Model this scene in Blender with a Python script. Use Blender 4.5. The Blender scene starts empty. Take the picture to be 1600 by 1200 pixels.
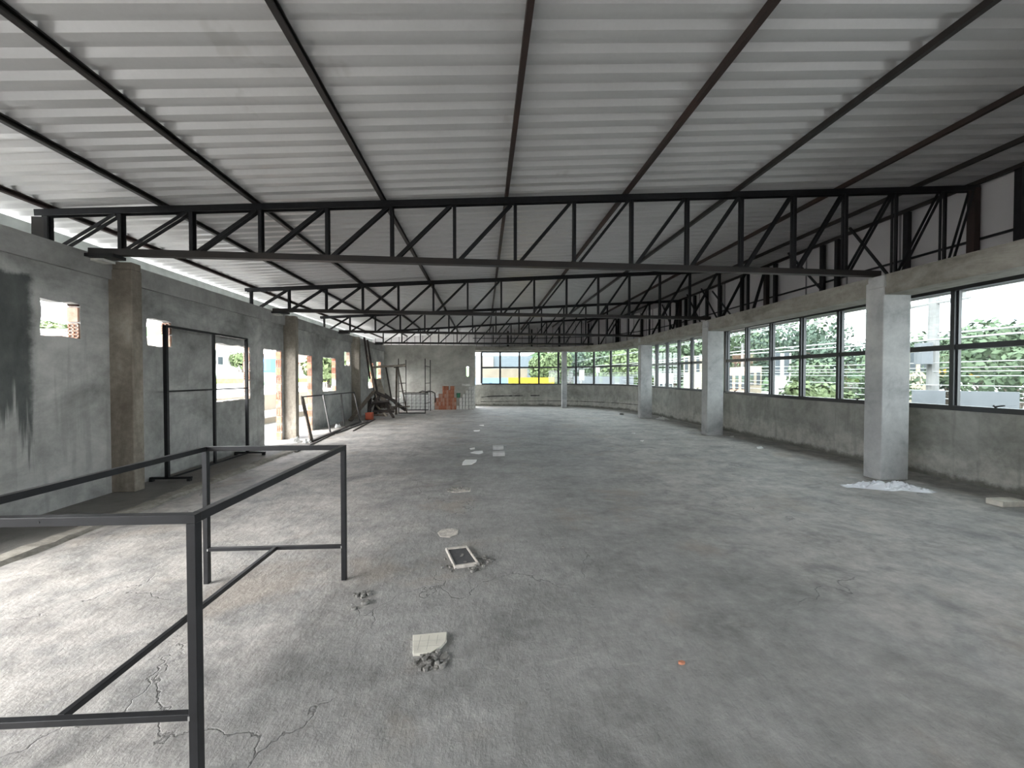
import bpy, bmesh, math, random
import numpy as np
from mathutils import Vector, Matrix, noise

# ------------------------------------------------------------------ camera
SC = bpy.context.scene
COL = SC.collection
FPX, H = 600.0, 1.55
PITCH = math.atan2(10, math.hypot(FPX, 44))
YAW = math.atan2(44, FPX / math.cos(PITCH))
cam_d = bpy.data.cameras.new('camera')
cam_d.sensor_width = 36.0
cam_d.lens = 36.0 * FPX / 1600.0
cam_d.clip_start = 0.05
cam_d.clip_end = 800
cam = bpy.data.objects.new('camera', cam_d)
COL.objects.link(cam)
cam.location = (0, 0, H)
cam.rotation_euler = (math.pi / 2 - PITCH, 0, -YAW)
SC.camera = cam

# ------------------------------------------------------------------ exposure and world
SC.view_settings.view_transform = 'Standard'
SC.view_settings.look = 'None'
SC.view_settings.gamma = 1.0
SC.view_settings.use_curve_mapping = False
SC.view_settings.exposure = 4.02
SKY = 1.0

w = bpy.data.worlds.new('overcast_sky')
SC.world = w
w.use_nodes = True
nt = w.node_tree
nt.nodes.clear()
wo = nt.nodes.new('ShaderNodeOutputWorld')
bg = nt.nodes.new('ShaderNodeBackground')
tc = nt.nodes.new('ShaderNodeTexCoord')
mp = nt.nodes.new('ShaderNodeMapping')
mp.inputs['Scale'].default_value = (1.0, 1.0, 3.0)
nz = nt.nodes.new('ShaderNodeTexNoise')
nz.inputs['Scale'].default_value = 3.0
nz.inputs['Detail'].default_value = 6
cr = nt.nodes.new('ShaderNodeValToRGB')
cr.color_ramp.elements[0].position = 0.38
cr.color_ramp.elements[0].color = (0.34, 0.39, 0.46, 1)
cr.color_ramp.elements[1].position = 0.58
cr.color_ramp.elements[1].color = (1.0, 1.0, 1.0, 1)
nt.links.new(tc.outputs['Generated'], mp.inputs['Vector'])
nt.links.new(mp.outputs['Vector'], nz.inputs['Vector'])
nt.links.new(nz.outputs['Fac'], cr.inputs['Fac'])
nt.links.new(cr.outputs['Color'], bg.inputs['Color'])
bg.inputs['Strength'].default_value = SKY
nt.links.new(bg.outputs['Background'], wo.inputs['Surface'])

# a broad, veiled sun high on the left: the overcast sky is brighter on that side
sun_d = bpy.data.lights.new('veiled_sun', 'SUN')
sun_d.energy = 1.1
sun_d.angle = math.radians(50)
sun_d.color = (1.0, 0.97, 0.93)
sun = bpy.data.objects.new('veiled_sun', sun_d)
COL.objects.link(sun)
sun.rotation_euler = Vector((-0.75, -0.45, 0.62)).to_track_quat('Z', 'Y').to_euler()

random.seed(7)
R = random.random


def U(a, b):
    return a + (b - a) * R()


# camera ray helper: where the line of sight through a point of the photograph meets a plane of the place
_F = Vector((math.sin(YAW) * math.cos(PITCH), math.cos(YAW) * math.cos(PITCH), -math.sin(PITCH)))
_R = Vector((math.cos(YAW), -math.sin(YAW), 0))
_U = _R.cross(_F)


def at(x, y, ax, val):
    r = _F + _R * ((x - 800) / FPX) - _U * ((y - 600) / FPX)
    i = 'XYZ'.index(ax)
    c = Vector((0, 0, H))
    return c + r * ((val - c[i]) / r[i])


# ------------------------------------------------------------------ materials
def newmat(name):
    m = bpy.data.materials.new(name)
    m.use_nodes = True
    return m, m.node_tree, m.node_tree.nodes['Principled BSDF']


def plain(name, col, rough=0.6, metal=0.0, vary=0.0, scale=8.0, bump=0.0, bscale=60.0, spec=0.5, stretch=(1, 1, 1), col2=None):
    m, t, b = newmat(name)
    b.inputs['Roughness'].default_value = rough
    b.inputs['Metallic'].default_value = metal
    b.inputs['Specular IOR Level'].default_value = spec
    b.inputs['Base Color'].default_value = (*col, 1)
    if vary > 0 or bump > 0 or col2:
        tc = t.nodes.new('ShaderNodeTexCoord')
        mp = t.nodes.new('ShaderNodeMapping')
        mp.inputs['Scale'].default_value = stretch
        t.links.new(tc.outputs['Object'], mp.inputs['Vector'])
    if vary > 0 or col2:
        n = t.nodes.new('ShaderNodeTexNoise')
        n.inputs['Scale'].default_value = scale
        n.inputs['Detail'].default_value = 5
        r = t.nodes.new('ShaderNodeValToRGB')
        a = tuple(max(0, c * (1 - vary)) for c in col)
        bb = col2 or tuple(min(1, c * (1 + vary)) for c in col)
        r.color_ramp.elements[0].position = 0.35
        r.color_ramp.elements[0].color = (*a, 1)
        r.color_ramp.elements[1].position = 0.65
        r.color_ramp.elements[1].color = (*bb, 1)
        t.links.new(mp.outputs['Vector'], n.inputs['Vector'])
        t.links.new(n.outputs['Fac'], r.inputs['Fac'])
        t.links.new(r.outputs['Color'], b.inputs['Base Color'])
    if bump > 0:
        n2 = t.nodes.new('ShaderNodeTexNoise')
        n2.inputs['Scale'].default_value = bscale
        n2.inputs['Detail'].default_value = 4
        bp = t.nodes.new('ShaderNodeBump')
        bp.inputs['Strength'].default_value = bump
        bp.inputs['Distance'].default_value = 0.01
        t.links.new(mp.outputs['Vector'], n2.inputs['Vector'])
        t.links.new(n2.outputs['Fac'], bp.inputs['Height'])
        t.links.new(bp.outputs['Normal'], b.inputs['Normal'])
    return m


class NT:
    """small helper to wire nodes"""
    def __init__(s, t):
        s.t = t
        s.tc = t.nodes.new('ShaderNodeTexCoord')

    def noise(s, scale, detail=5, rough=0.55, stretch=(1, 1, 1), off=(0, 0, 0), dist=0.0):
        mp = s.t.nodes.new('ShaderNodeMapping')
        mp.inputs['Scale'].default_value = stretch
        mp.inputs['Location'].default_value = off
        n = s.t.nodes.new('ShaderNodeTexNoise')
        n.inputs['Scale'].default_value = scale
        n.inputs['Detail'].default_value = detail
        n.inputs['Roughness'].default_value = rough
        n.inputs['Distortion'].default_value = dist
        s.t.links.new(s.tc.outputs['Object'], mp.inputs['Vector'])
        s.t.links.new(mp.outputs['Vector'], n.inputs['Vector'])
        return n.outputs['Fac']

    def ramp(s, fac, stops):
        r = s.t.nodes.new('ShaderNodeValToRGB')
        e = r.color_ramp.elements
        while len(e) < len(stops):
            e.new(0.5)
        for k, (p, c) in enumerate(stops):
            e[k].position = p
            e[k].color = (*c, 1) if isinstance(c, tuple) else (c, c, c, 1)
        s.t.links.new(fac, r.inputs['Fac'])
        return r.outputs['Color']

    def mix(s, fac, a, b, mode='MIX'):
        m = s.t.nodes.new('ShaderNodeMix')
        m.data_type = 'RGBA'
        m.blend_type = mode
        for sock, v in ((m.inputs['Factor'], fac), (m.inputs['A'], a), (m.inputs['B'], b)):
            if isinstance(v, (int, float)):
                sock.default_value = v
            elif isinstance(v, tuple):
                sock.default_value = (*v, 1)
            else:
                s.t.links.new(v, sock)
        return m.outputs['Result']

    def math(s, op, a, b=0.0, c=None, clamp=False):
        m = s.t.nodes.new('ShaderNodeMath')
        m.operation = op
        m.use_clamp = clamp
        for i, v in enumerate((a, b, c)):
            if v is None:
                continue
            if isinstance(v, (int, float)):
                m.inputs[i].default_value = v
            else:
                s.t.links.new(v, m.inputs[i])
        return m.outputs[0]

    def xyz(s):
        q = s.t.nodes.new('ShaderNodeSeparateXYZ')
        s.t.links.new(s.tc.outputs['Object'], q.inputs[0])
        return q.outputs

    def smooth(s, v, a, b):
        m = s.t.nodes.new('ShaderNodeMapRange')
        m.interpolation_type = 'SMOOTHSTEP'
        m.inputs['From Min'].default_value = a
        m.inputs['From Max'].default_value = b
        s.t.links.new(v, m.inputs['Value'])
        return m.outputs['Result']

    def bump(s, b, h, strength, dist):
        bp = s.t.nodes.new('ShaderNodeBump')
        bp.inputs['Strength'].default_value = strength
        bp.inputs['Distance'].default_value = dist
        s.t.links.new(h, bp.inputs['Height'])
        s.t.links.new(bp.outputs['Normal'], b.inputs['Normal'])


def mat_floor():
    m, t, b = newmat('screeded_concrete_floor')
    N = NT(t)
    x, y, z = N.xyz()
    wob = N.noise(0.55, 4, 0.6)
    wob2 = N.noise(1.7, 5, 0.65, off=(3, 7, 1))
    # pale dust lies along the wall side and, in blotches, along the window side
    xl = N.math('ADD', x, N.math('MULTIPLY_ADD', wob, 2.6, -1.3))
    xl = N.math('ADD', xl, N.math('MULTIPLY_ADD', wob2, 1.2, -0.6))
    left = N.math('SUBTRACT', 1.0, N.smooth(xl, -1.9, -0.5))
    right = N.math('MULTIPLY', N.smooth(xl, 1.4, 3.2), 0.85)
    far = N.math('MULTIPLY', N.smooth(y, 10.0, 15.0), 0.6)
    dust = N.math('MAXIMUM', N.math('MAXIMUM', left, right), far)
    blot = N.noise(2.4, 8, 0.7, off=(11, 2, 0), dist=0.6)
    dust = N.math('MULTIPLY', dust, N.smooth(blot, 0.28, 0.62))
    fine = N.noise(9.0, 8, 0.72)
    base = N.ramp(fine, [(0.30, (0.215, 0.213, 0.206)), (0.55, (0.285, 0.283, 0.274)), (0.75, (0.35, 0.345, 0.332))])
    pale = N.ramp(fine, [(0.28, (0.34, 0.322, 0.30)), (0.52, (0.465, 0.441, 0.413)), (0.75, (0.57, 0.542, 0.51))])
    c = N.mix(dust, base, pale)
    # thin pale streaks dragged by the trowel
    st = N.noise(3.0, 7, 0.7, stretch=(0.8, 2.6, 1), off=(5, 0, 0), dist=1.2)
    c = N.mix(N.math('MULTIPLY', N.smooth(st, 0.60, 0.72), 0.35), c, (0.50, 0.48, 0.45))
    mot = N.noise(1.3, 9, 0.74, off=(14, 3, 0), stretch=(1, 1.3, 1))
    c = N.mix(0.75, c, N.ramp(mot, [(0.36, 0.62), (0.50, 1.0), (0.66, 1.30)]), 'MULTIPLY')
    # brownish patches
    br = N.noise(0.9, 5, 0.65, off=(20, 4, 0))
    c = N.mix(N.math('MULTIPLY', N.smooth(br, 0.54, 0.68), 0.42), c, (0.30, 0.245, 0.19))
    # dark damp patches
    dk = N.noise(1.1, 6, 0.7, off=(1, 30, 0), dist=0.8)
    c = N.mix(N.math('MULTIPLY', N.smooth(dk, 0.57, 0.68), 0.38), c, (0.10, 0.10, 0.098))
    # the wall's shade on the strip behind the kerb, painted as darker floor
    bare = N.math('MULTIPLY', N.math('SUBTRACT', 1.0, N.smooth(x, -4.1, -3.95)), N.math('SUBTRACT', 1.0, N.smooth(y, 8.4, 9.6)))
    bare = N.math('MULTIPLY', bare, N.smooth(y, 1.0, 2.5))
    c = N.mix(N.math('MULTIPLY', bare, 0.8), c, (0.155, 0.15, 0.142))
    # fine cracks
    vo = t.nodes.new('ShaderNodeTexVoronoi')
    vo.feature = 'DISTANCE_TO_EDGE'
    vo.inputs['Scale'].default_value = 0.55
    mpv = t.nodes.new('ShaderNodeMapping')
    t.links.new(N.tc.outputs['Object'], mpv.inputs['Vector'])
    ad = t.nodes.new('ShaderNodeVectorMath')
    ad.operation = 'ADD'
    nn = t.nodes.new('ShaderNodeTexNoise')
    nn.inputs['Scale'].default_value = 2.2
    nn.inputs['Detail'].default_value = 6
    t.links.new(N.tc.outputs['Object'], nn.inputs['Vector'])
    t.links.new(mpv.outputs['Vector'], ad.inputs[0])
    t.links.new(nn.outputs['Color'], ad.inputs[1])
    t.links.new(ad.outputs[0], vo.inputs['Vector'])
    crack = N.math('SUBTRACT', 1.0, N.smooth(vo.outputs['Distance'], 0.0, 0.006))
    crack = N.math('MULTIPLY', crack, N.smooth(N.noise(0.8, 2, off=(9, 9, 9)), 0.5, 0.6))
    c = N.mix(N.math('MULTIPLY', crack, 0.6), c, (0.08, 0.08, 0.078))
    t.links.new(c, b.inputs['Base Color'])
    b.inputs['Roughness'].default_value = 0.62
    b.inputs['Specular IOR Level'].default_value = 0.35
    h = N.math('ADD', N.math('MULTIPLY', N.noise(3.2, 10, 0.68, stretch=(1.4, 0.8, 1)), 1.1), N.math('MULTIPLY', N.noise(30, 6, 0.72), 0.30))
    h = N.math('SUBTRACT', h, N.math('MULTIPLY', crack, 0.2))
    N.bump(b, h, 0.75, 0.026)
    return m


def mat_cement(name, dark, mid, light, sc=0.8, pale_low=0.0, drip=0.0, bump=0.35, warm=None, brush=1.0, wet=False):
    m, t, b = newmat(name)
    N = NT(t)
    n1 = N.noise(sc, 7, 0.62, stretch=(1, 1, brush), dist=0.7)
    n2 = N.noise(sc * 6, 7, 0.7, off=(4, 4, 4))
    v = N.math('ADD', N.math('MULTIPLY', n1, 0.68), N.math('MULTIPLY', n2, 0.32))
    c = N.ramp(v, [(0.36, dark), (0.49, mid), (0.62, light)])
    x, y, z = N.xyz()
    if pale_low > 0:
        wz = N.math('ADD', z, N.math('MULTIPLY_ADD', N.noise(1.6, 8, 0.75, off=(7, 1, 2)), 1.3, -0.65))
        k = N.math('SUBTRACT', 1.0, N.smooth(wz, 0.25, 0.62))
        pl = N.ramp(n2, [(0.35, (0.36, 0.35, 0.315)), (0.6, (0.56, 0.55, 0.50))])
        c = N.mix(N.math('MULTIPLY', k, pale_low), c, pl)
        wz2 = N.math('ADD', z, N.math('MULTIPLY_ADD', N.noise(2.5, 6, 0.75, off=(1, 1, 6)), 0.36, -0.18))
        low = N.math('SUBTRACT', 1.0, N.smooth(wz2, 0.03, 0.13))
        c = N.mix(N.math('MULTIPLY', low, 0.75), c, (0.075, 0.075, 0.058))  # dirt line at the foot, with the shadow of the floor joint painted in
    if drip > 0:
        d = N.noise(2.2, 5, 0.6, stretch=(3.2, 3.2, 0.25), off=(2, 9, 0))
        c = N.mix(N.math('MULTIPLY', N.smooth(d, 0.55, 0.68), drip), c, dark)
    if wet:     # a blackened, wet area of render with runs below it
        wn = N.math('MULTIPLY_ADD', N.noise(5, 6, 0.7, off=(3, 3, 3)), 0.16, -0.08)
        run = N.math('MULTIPLY', N.noise(7.0, 4, 0.6, stretch=(1, 1, 0.06), off=(1, 6, 0)), 3.4)
        ky = N.math('SUBTRACT', 1.0, N.smooth(N.math('ADD', y, wn), 4.60, 4.70))
        kz = N.smooth(N.math('ADD', z, N.math('ADD', run, -1.75)), 0.75, 1.15)
        kt = N.math('SUBTRACT', 1.0, N.smooth(N.math('ADD', z, wn), 2.64, 2.70))
        k = N.math('MULTIPLY', N.math('MULTIPLY', ky, kz), kt)
        wc = N.ramp(N.noise(2.2, 7, 0.7, stretch=(1, 1, 0.5), off=(2, 2, 8)), [(0.35, (0.035, 0.042, 0.042)), (0.55, (0.075, 0.085, 0.083)), (0.7, (0.14, 0.145, 0.14))])
        c = N.mix(N.math('MULTIPLY', k, 0.9), c, wc)
    t.links.new(c, b.inputs['Base Color'])
    b.inputs['Roughness'].default_value = 0.8
    b.inputs['Specular IOR Level'].default_value = 0.25
    h = N.math('ADD', N.noise(7, 8, 0.7, dist=0.5), N.math('MULTIPLY', N.noise(50, 4), 0.25))
    N.bump(b, h, bump, 0.015)
    return m


def mat_roof():
    m, t, b = newmat('galvanised_roof_sheet')
    N = NT(t)
    n = N.noise(0.7, 4, 0.5, stretch=(1, 4, 1))
    n2 = N.noise(30, 4, 0.6)
    c = N.ramp(N.math('ADD', N.math('MULTIPLY', n, 0.7), N.math('MULTIPLY', n2, 0.3)), [(0.3, (0.50, 0.50, 0.50)), (0.7, (0.58, 0.58, 0.58))])
    # the odd stain and scratch
    s = N.noise(2.6, 3, 0.6, off=(8, 3, 0), stretch=(1, 0.6, 1))
    c = N.mix(N.math('MULTIPLY', N.smooth(s, 0.66, 0.74), 0.35), c, (0.34, 0.33, 0.31))
    t.links.new(c, b.inputs['Base Color'])
    b.inputs['Metallic'].default_value = 0.12
    b.inputs['Roughness'].default_value = 0.36
    return m


def mat_glass():
    m, t, b = newmat('window_glass')
    t.nodes.remove(b)
    o = t.nodes['Material Output']
    tr = t.nodes.new('ShaderNodeBsdfTransparent')
    tr.inputs['Color'].default_value = (0.69, 0.725, 0.72, 1)
    gl = t.nodes.new('ShaderNodeBsdfGlossy')
    gl.inputs['Roughness'].default_value = 0.02
    gl.inputs['Color'].default_value = (0.9, 0.95, 0.95, 1)
    df = t.nodes.new('ShaderNodeBsdfDiffuse')
    df.inputs['Color'].default_value = (0.75, 0.78, 0.76, 1)
    fr = t.nodes.new('ShaderNodeFresnel')
    fr.inputs['IOR'].default_value = 1.45
    mx = t.nodes.new('ShaderNodeMixShader')
    mx2 = t.nodes.new('ShaderNodeMixShader')
    mx2.inputs['Fac'].default_value = 0.025
    ge = t.nodes.new('ShaderNodeNewGeometry')
    sb = t.nodes.new('ShaderNodeMath')
    sb.operation = 'SUBTRACT'
    sb.use_clamp = True
    t.links.new(fr.outputs[0], sb.inputs[0])
    t.links.new(ge.outputs['Backfacing'], sb.inputs[1])
    t.links.new(sb.outputs[0], mx.inputs[0])
    t.links.new(tr.outputs[0], mx.inputs[1])
    t.links.new(gl.outputs[0], mx.inputs[2])
    t.links.new(mx.outputs[0], mx2.inputs[1])
    t.links.new(df.outputs[0], mx2.inputs[2])
    t.links.new(mx2.outputs[0], o.inputs['Surface'])
    return m


def mat_plastic():
    m, t, b = newmat('thin_clear_plastic')
    o = t.nodes['Material Output']
    b.inputs['Base Color'].default_value = (0.93, 0.95, 1.0, 1)
    b.inputs['Roughness'].default_value = 0.18
    tr = t.nodes.new('ShaderNodeBsdfTransparent')
    mx = t.nodes.new('ShaderNodeMixShader')
    mx.inputs[0].default_value = 0.85
    t.links.new(tr.outputs[0], mx.inputs[1])
    t.links.new(b.outputs[0], mx.inputs[2])
    t.links.new(mx.outputs[0], o.inputs['Surface'])
    return m


M = {}
M['floor'] = mat_floor()
M['wall'] = mat_cement('rendered_cement_wall', (0.19, 0.192, 0.185), (0.33, 0.333, 0.322), (0.48, 0.482, 0.465), 0.75, drip=0.3, brush=1.6, wet=True)
M['wall_back'] = mat_cement('rendered_back_wall', (0.27, 0.262, 0.236), (0.40, 0.392, 0.355), (0.52, 0.51, 0.465), 0.6)
M['wall_low'] = mat_cement('weathered_sill_wall', (0.20, 0.198, 0.18), (0.33, 0.327, 0.298), (0.45, 0.444, 0.408), 0.9, pale_low=0.8, drip=0.4)
#M['patch'] = mat_cement('dark_wet_render', (0.035, 0.042, 0.042), (0.065, 0.075, 0.073), (0.12, 0.125, 0.12), 1.1, drip=0.6, brush=0.4)
M['beam'] = mat_cement('board_marked_concrete', (0.19, 0.178, 0.152), (0.30, 0.285, 0.25), (0.40, 0.385, 0.345), 1.1, brush=3.0)
M['beam_left'] = mat_cement('grey_concrete_beam', (0.20, 0.20, 0.195), (0.29, 0.29, 0.282), (0.38, 0.38, 0.37), 0.9)
M['column'] = mat_cement('pale_concrete_column', (0.34, 0.345, 0.345), (0.47, 0.475, 0.475), (0.57, 0.575, 0.565), 1.6, bump=0.2)
M['column_old'] = mat_cement('brown_concrete_column', (0.15, 0.13, 0.105), (0.225, 0.20, 0.165), (0.33, 0.305, 0.26), 2.2, brush=0.35)
M['kerb'] = mat_cement('kerb_mortar', (0.14, 0.135, 0.12), (0.26, 0.245, 0.215), (0.40, 0.38, 0.34), 2.5, bump=0.6)
M['parapet'] = plain('pale_parapet_render', (0.50, 0.54, 0.53), 0.85, vary=0.12, scale=5)
M['roof'] = mat_roof()
M['cladding'] = plain('grey_wall_cladding', (0.60, 0.585, 0.59), 0.5, vary=0.06, scale=1.2)
M['cladding_seam'] = plain('cladding_seam', (0.20, 0.19, 0.20), 0.5)
M['steel'] = plain('black_painted_steel', (0.010, 0.0105, 0.0125), 0.45, vary=0.3, scale=14, spec=0.4)
M['primer'] = plain('dark_primed_steel', (0.015, 0.014, 0.0135), 0.5, vary=0.0, scale=3, col2=(0.028, 0.022, 0.020))
M['rust'] = plain('rusty_purlin_steel', (0.014, 0.011, 0.011), 0.6, scale=1.1, col2=(0.045, 0.022, 0.017))
M['frame'] = plain('dark_aluminium', (0.018, 0.019, 0.024), 0.38, vary=0.1, scale=10, spec=0.7)
M['glass'] = mat_glass()
M['brick'] = plain('fired_clay', (0.46, 0.17, 0.095), 0.85, scale=7, col2=(0.62, 0.30, 0.19), bump=0.3)
M['brick_pale'] = plain('dusty_fired_clay', (0.55, 0.30, 0.21), 0.85, scale=9, col2=(0.66, 0.47, 0.38), bump=0.4)
M['mortar'] = plain('mortar', (0.48, 0.45, 0.41), 0.9, vary=0.2, scale=20, bump=0.5)
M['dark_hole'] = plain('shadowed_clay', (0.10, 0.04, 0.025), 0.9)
M['block_grey'] = plain('grey_concrete_block', (0.60, 0.595, 0.56), 0.9, vary=0.2, scale=9, bump=0.4)
M['block_white'] = plain('pale_block', (0.74, 0.75, 0.73), 0.9, vary=0.14, scale=9, bump=0.3)
M['timber'] = plain('weathered_timber', (0.14, 0.115, 0.095), 0.8, vary=0.35, scale=6, stretch=(3, 3, 0.6))
M['timber_dark'] = plain('dark_stained_timber', (0.045, 0.036, 0.032), 0.75, vary=0.4, scale=6)
M['timber_pale'] = plain('pale_timber', (0.33, 0.29, 0.24), 0.8, vary=0.25, scale=6)
M['tin'] = plain('thin_galvanised_bar', (0.42, 0.42, 0.41), 0.4, metal=0.5)
M['white'] = plain('white_scrap', (0.85, 0.85, 0.83), 0.7)
M['brick_beige'] = plain('beige_brick', (0.72, 0.68, 0.60), 0.8, vary=0.1, scale=12)
M['block_floor'] = plain('light_grey_block', (0.50, 0.50, 0.49), 0.9, vary=0.12, scale=9, bump=0.3)
M['tile'] = plain('pale_tile', (0.66, 0.64, 0.56), 0.45, vary=0.08, scale=9)
M['tile_line'] = plain('tile_grout', (0.40, 0.39, 0.34), 0.8)
M['dark_cover'] = plain('dark_grey_cover', (0.075, 0.075, 0.078), 0.6, vary=0.15, scale=30)
M['chip'] = plain('crumbled_concrete', (0.22, 0.215, 0.20), 0.9, vary=0.35, scale=12, bump=0.6)
M['orange'] = plain('orange_red_plastic', (0.55, 0.12, 0.06), 0.5)
M['black'] = plain('black_rubber', (0.012, 0.012, 0.012), 0.5)
M['green_plastic'] = plain('green_plastic', (0.04, 0.17, 0.09), 0.5)
M['plastic'] = mat_plastic()
M['blue_tank'] = plain('blue_tank_plastic', (0.05, 0.26, 0.62), 0.45)
M['leaf_a'] = plain('leaf_green', (0.045, 0.075, 0.038), 0.7, scale=0.8, col2=(0.08, 0.118, 0.062))
M['leaf_b'] = plain('leaf_dark_green', (0.03, 0.052, 0.038), 0.7, scale=0.8, col2=(0.052, 0.083, 0.058))
M['leaf_c'] = plain('leaf_yellow_green', (0.08, 0.115, 0.045), 0.7, scale=0.8, col2=(0.125, 0.165, 0.07))
M['bark'] = plain('bark', (0.10, 0.08, 0.065), 0.9, vary=0.3)
M['asphalt'] = plain('asphalt', (0.20, 0.20, 0.195), 0.85, vary=0.15, scale=0.4)
M['slab_pale'] = plain('pale_flat_roof', (0.52, 0.51, 0.49), 0.85, vary=0.12, scale=0.5)
M['cream'] = plain('cream_render', (0.33, 0.29, 0.23), 0.8, vary=0.06, scale=1)
M['house_white'] = plain('white_render', (0.45, 0.445, 0.43), 0.8, vary=0.06, scale=1)
M['house_pink'] = plain('raw_brick_house', (0.45, 0.29, 0.23), 0.85, vary=0.15, scale=2)
M['roof_tile'] = plain('clay_roof', (0.36, 0.18, 0.12), 0.85, vary=0.2, scale=2)
M['mall_grey'] = plain('grey_blue_cladding', (0.13, 0.155, 0.18), 0.6, vary=0.05, scale=0.3)
M['mall_beige'] = plain('beige_stone', (0.23, 0.19, 0.145), 0.8, vary=0.12, scale=0.6)
M['blue_board'] = plain('light_blue_board', (0.15, 0.26, 0.42), 0.6)
M['yellow'] = plain('yellow_sheet', (0.55, 0.33, 0.005), 0.5, vary=0.08, scale=2)
M['green_wall'] = plain('pale_green_wall', (0.34, 0.56, 0.40), 0.8)
M['grass'] = plain('verge_green', (0.30, 0.42, 0.06), 0.9, vary=0.2, scale=2)
M['pole'] = plain('concrete_pole', (0.17, 0.17, 0.17), 0.8, vary=0.08, scale=3)
M['cable'] = plain('pale_cable', (0.33, 0.34, 0.34), 0.35, spec=0.8)
M['window_dark'] = plain('dark_pane', (0.05, 0.06, 0.07), 0.2)
M['hill'] = plain('wooded_hill', (0.10, 0.16, 0.08), 0.9, vary=0.3, scale=0.08)
M['wall_grey'] = plain('grey_site_wall', (0.12, 0.13, 0.145), 0.7, vary=0.06, scale=1)


# ------------------------------------------------------------------ mesh builder
class MB:
    def __init__(s):
        s.v, s.f = [], []

    def quadbox(s, c8):
        o = len(s.v)
        s.v += [tuple(c) for c in c8]
        for q in ((0, 3, 2, 1), (4, 5, 6, 7), (0, 1, 5, 4), (1, 2, 6, 5), (2, 3, 7, 6), (3, 0, 4, 7)):
            s.f.append(tuple(o + i for i in q))
        return s

    def box(s, x0, x1, y0, y1, z0, z1):
        return s.quadbox([(x0, y0, z0), (x1, y0, z0), (x1, y1, z0), (x0, y1, z0), (x0, y0, z1), (x1, y0, z1), (x1, y1, z1), (x0, y1, z1)])

    def bar(s, p, q, a, b=None, side=None, off=(0, 0)):
        """square bar from p to q, a wide along 'side', b thick across"""
        p, q = Vector(p), Vector(q)
        b = a if b is None else b
        d = (q - p).normalized()
        sd = Vector(side) if side else (Vector((0, 0, 1)) if abs(d.z) < 0.9 else Vector((1, 0, 0)))
        sd = (sd - d * sd.dot(d)).normalized()
        u = d.cross(sd)
        p = p + sd * off[0] + u * off[1]
        q = q + sd * off[0] + u * off[1]
        c = [(-1, -1), (1, -1), (1, 1), (-1, 1)]
        return s.quadbox([p + sd * (i * a / 2) + u * (j * b / 2) for i, j in c] + [q + sd * (i * a / 2) + u * (j * b / 2) for i, j in c])

    def tube(s, pts, r, n=8, cap=True):
        pts = [Vector(p) for p in pts]
        o = len(s.v)
        prev = None
        for i, p in enumerate(pts):
            d = (pts[min(i + 1, len(pts) - 1)] - pts[max(i - 1, 0)]).normalized()
            if prev is None:
                a = Vector((0, 0, 1)) if abs(d.z) < 0.9 else Vector((1, 0, 0))
            else:
                a = prev
            a = (a - d * a.dot(d)).normalized()
            prev = a
            b = d.cross(a)
            rr = r[i] if isinstance(r, (list, tuple)) else r
            for k in range(n):
                t = 2 * math.pi * k / n
                s.v.append(tuple(p + a * (rr * math.cos(t)) + b * (rr * math.sin(t))))
        for i in range(len(pts) - 1):
            for k in range(n):
                a0 = o + i * n + k
                a1 = o + i * n + (k + 1) % n
                s.f.append((a0, a1, a1 + n, a0 + n))
        if cap:
            s.f.append(tuple(o + k for k in reversed(range(n))))
            s.f.append(tuple(o + (len(pts) - 1) * n + k for k in range(n)))
        return s

    def prism(s, poly, z0, z1):
        """poly: (x, y) points counter-clockwise"""
        o, n = len(s.v), len(poly)
        s.v += [(x, y, z0) for x, y in poly] + [(x, y, z1) for x, y in poly]
        s.f.append(tuple(o + i for i in reversed(range(n))))
        s.f.append(tuple(o + n + i for i in range(n)))
        for i in range(n):
            j = (i + 1) % n
            s.f.append((o + i, o + j, o + n + j, o + n + i))
        return s

    def extrude(s, prof, p, q, up=(0, 0, 1)):
        """profile points (a, b) in the plane across p->q: a along side, b along up"""
        p, q, up = Vector(p), Vector(q), Vector(up)
        d = (q - p).normalized()
        up = (up - d * up.dot(d)).normalized()
        sd = d.cross(up)
        o, n = len(s.v), len(prof)
        for c in (p, q):
            s.v += [tuple(c + sd * a + up * b) for a, b in prof]
        for i in range(n):
            j = (i + 1) % n
            s.f.append((o + i, o + j, o + n + j, o + n + i))
        s.f.append(tuple(o + i for i in reversed(range(n))))
        s.f.append(tuple(o + n + i for i in range(n)))
        return s

    def quad(s, a, b, c, d):
        o = len(s.v)
        s.v += [tuple(a), tuple(b), tuple(c), tuple(d)]
        s.f.append((o, o + 1, o + 2, o + 3))
        return s

    def mesh(s, name, org):
        me = bpy.data.meshes.new(name)
        ox, oy, oz = org
        me.from_pydata([(x - ox, y - oy, z - oz) for x, y, z in s.v], [], s.f)
        bm = bmesh.new()
        bm.from_mesh(me)
        bmesh.ops.recalc_face_normals(bm, faces=bm.faces)
        bm.to_mesh(me)
        bm.free()
        return me


ORG = {}
ORD = ['first', 'second', 'third', 'fourth', 'fifth', 'sixth', 'seventh', 'eighth', 'ninth', 'tenth', 'eleventh', 'twelfth']


def tag(o, label=None, cat=None, group=None, kind=None):
    if label: o['label'] = label
    if cat: o['category'] = cat
    if group: o['group'] = group
    if kind: o['kind'] = kind
    return o


def empty(name, loc, label, cat, group=None, kind=None):
    o = bpy.data.objects.new(name, None)
    COL.objects.link(o)
    o.location = loc
    o.empty_display_size = 0.1
    ORG[o.name] = tuple(loc)
    return tag(o, label, cat, group, kind)


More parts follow.
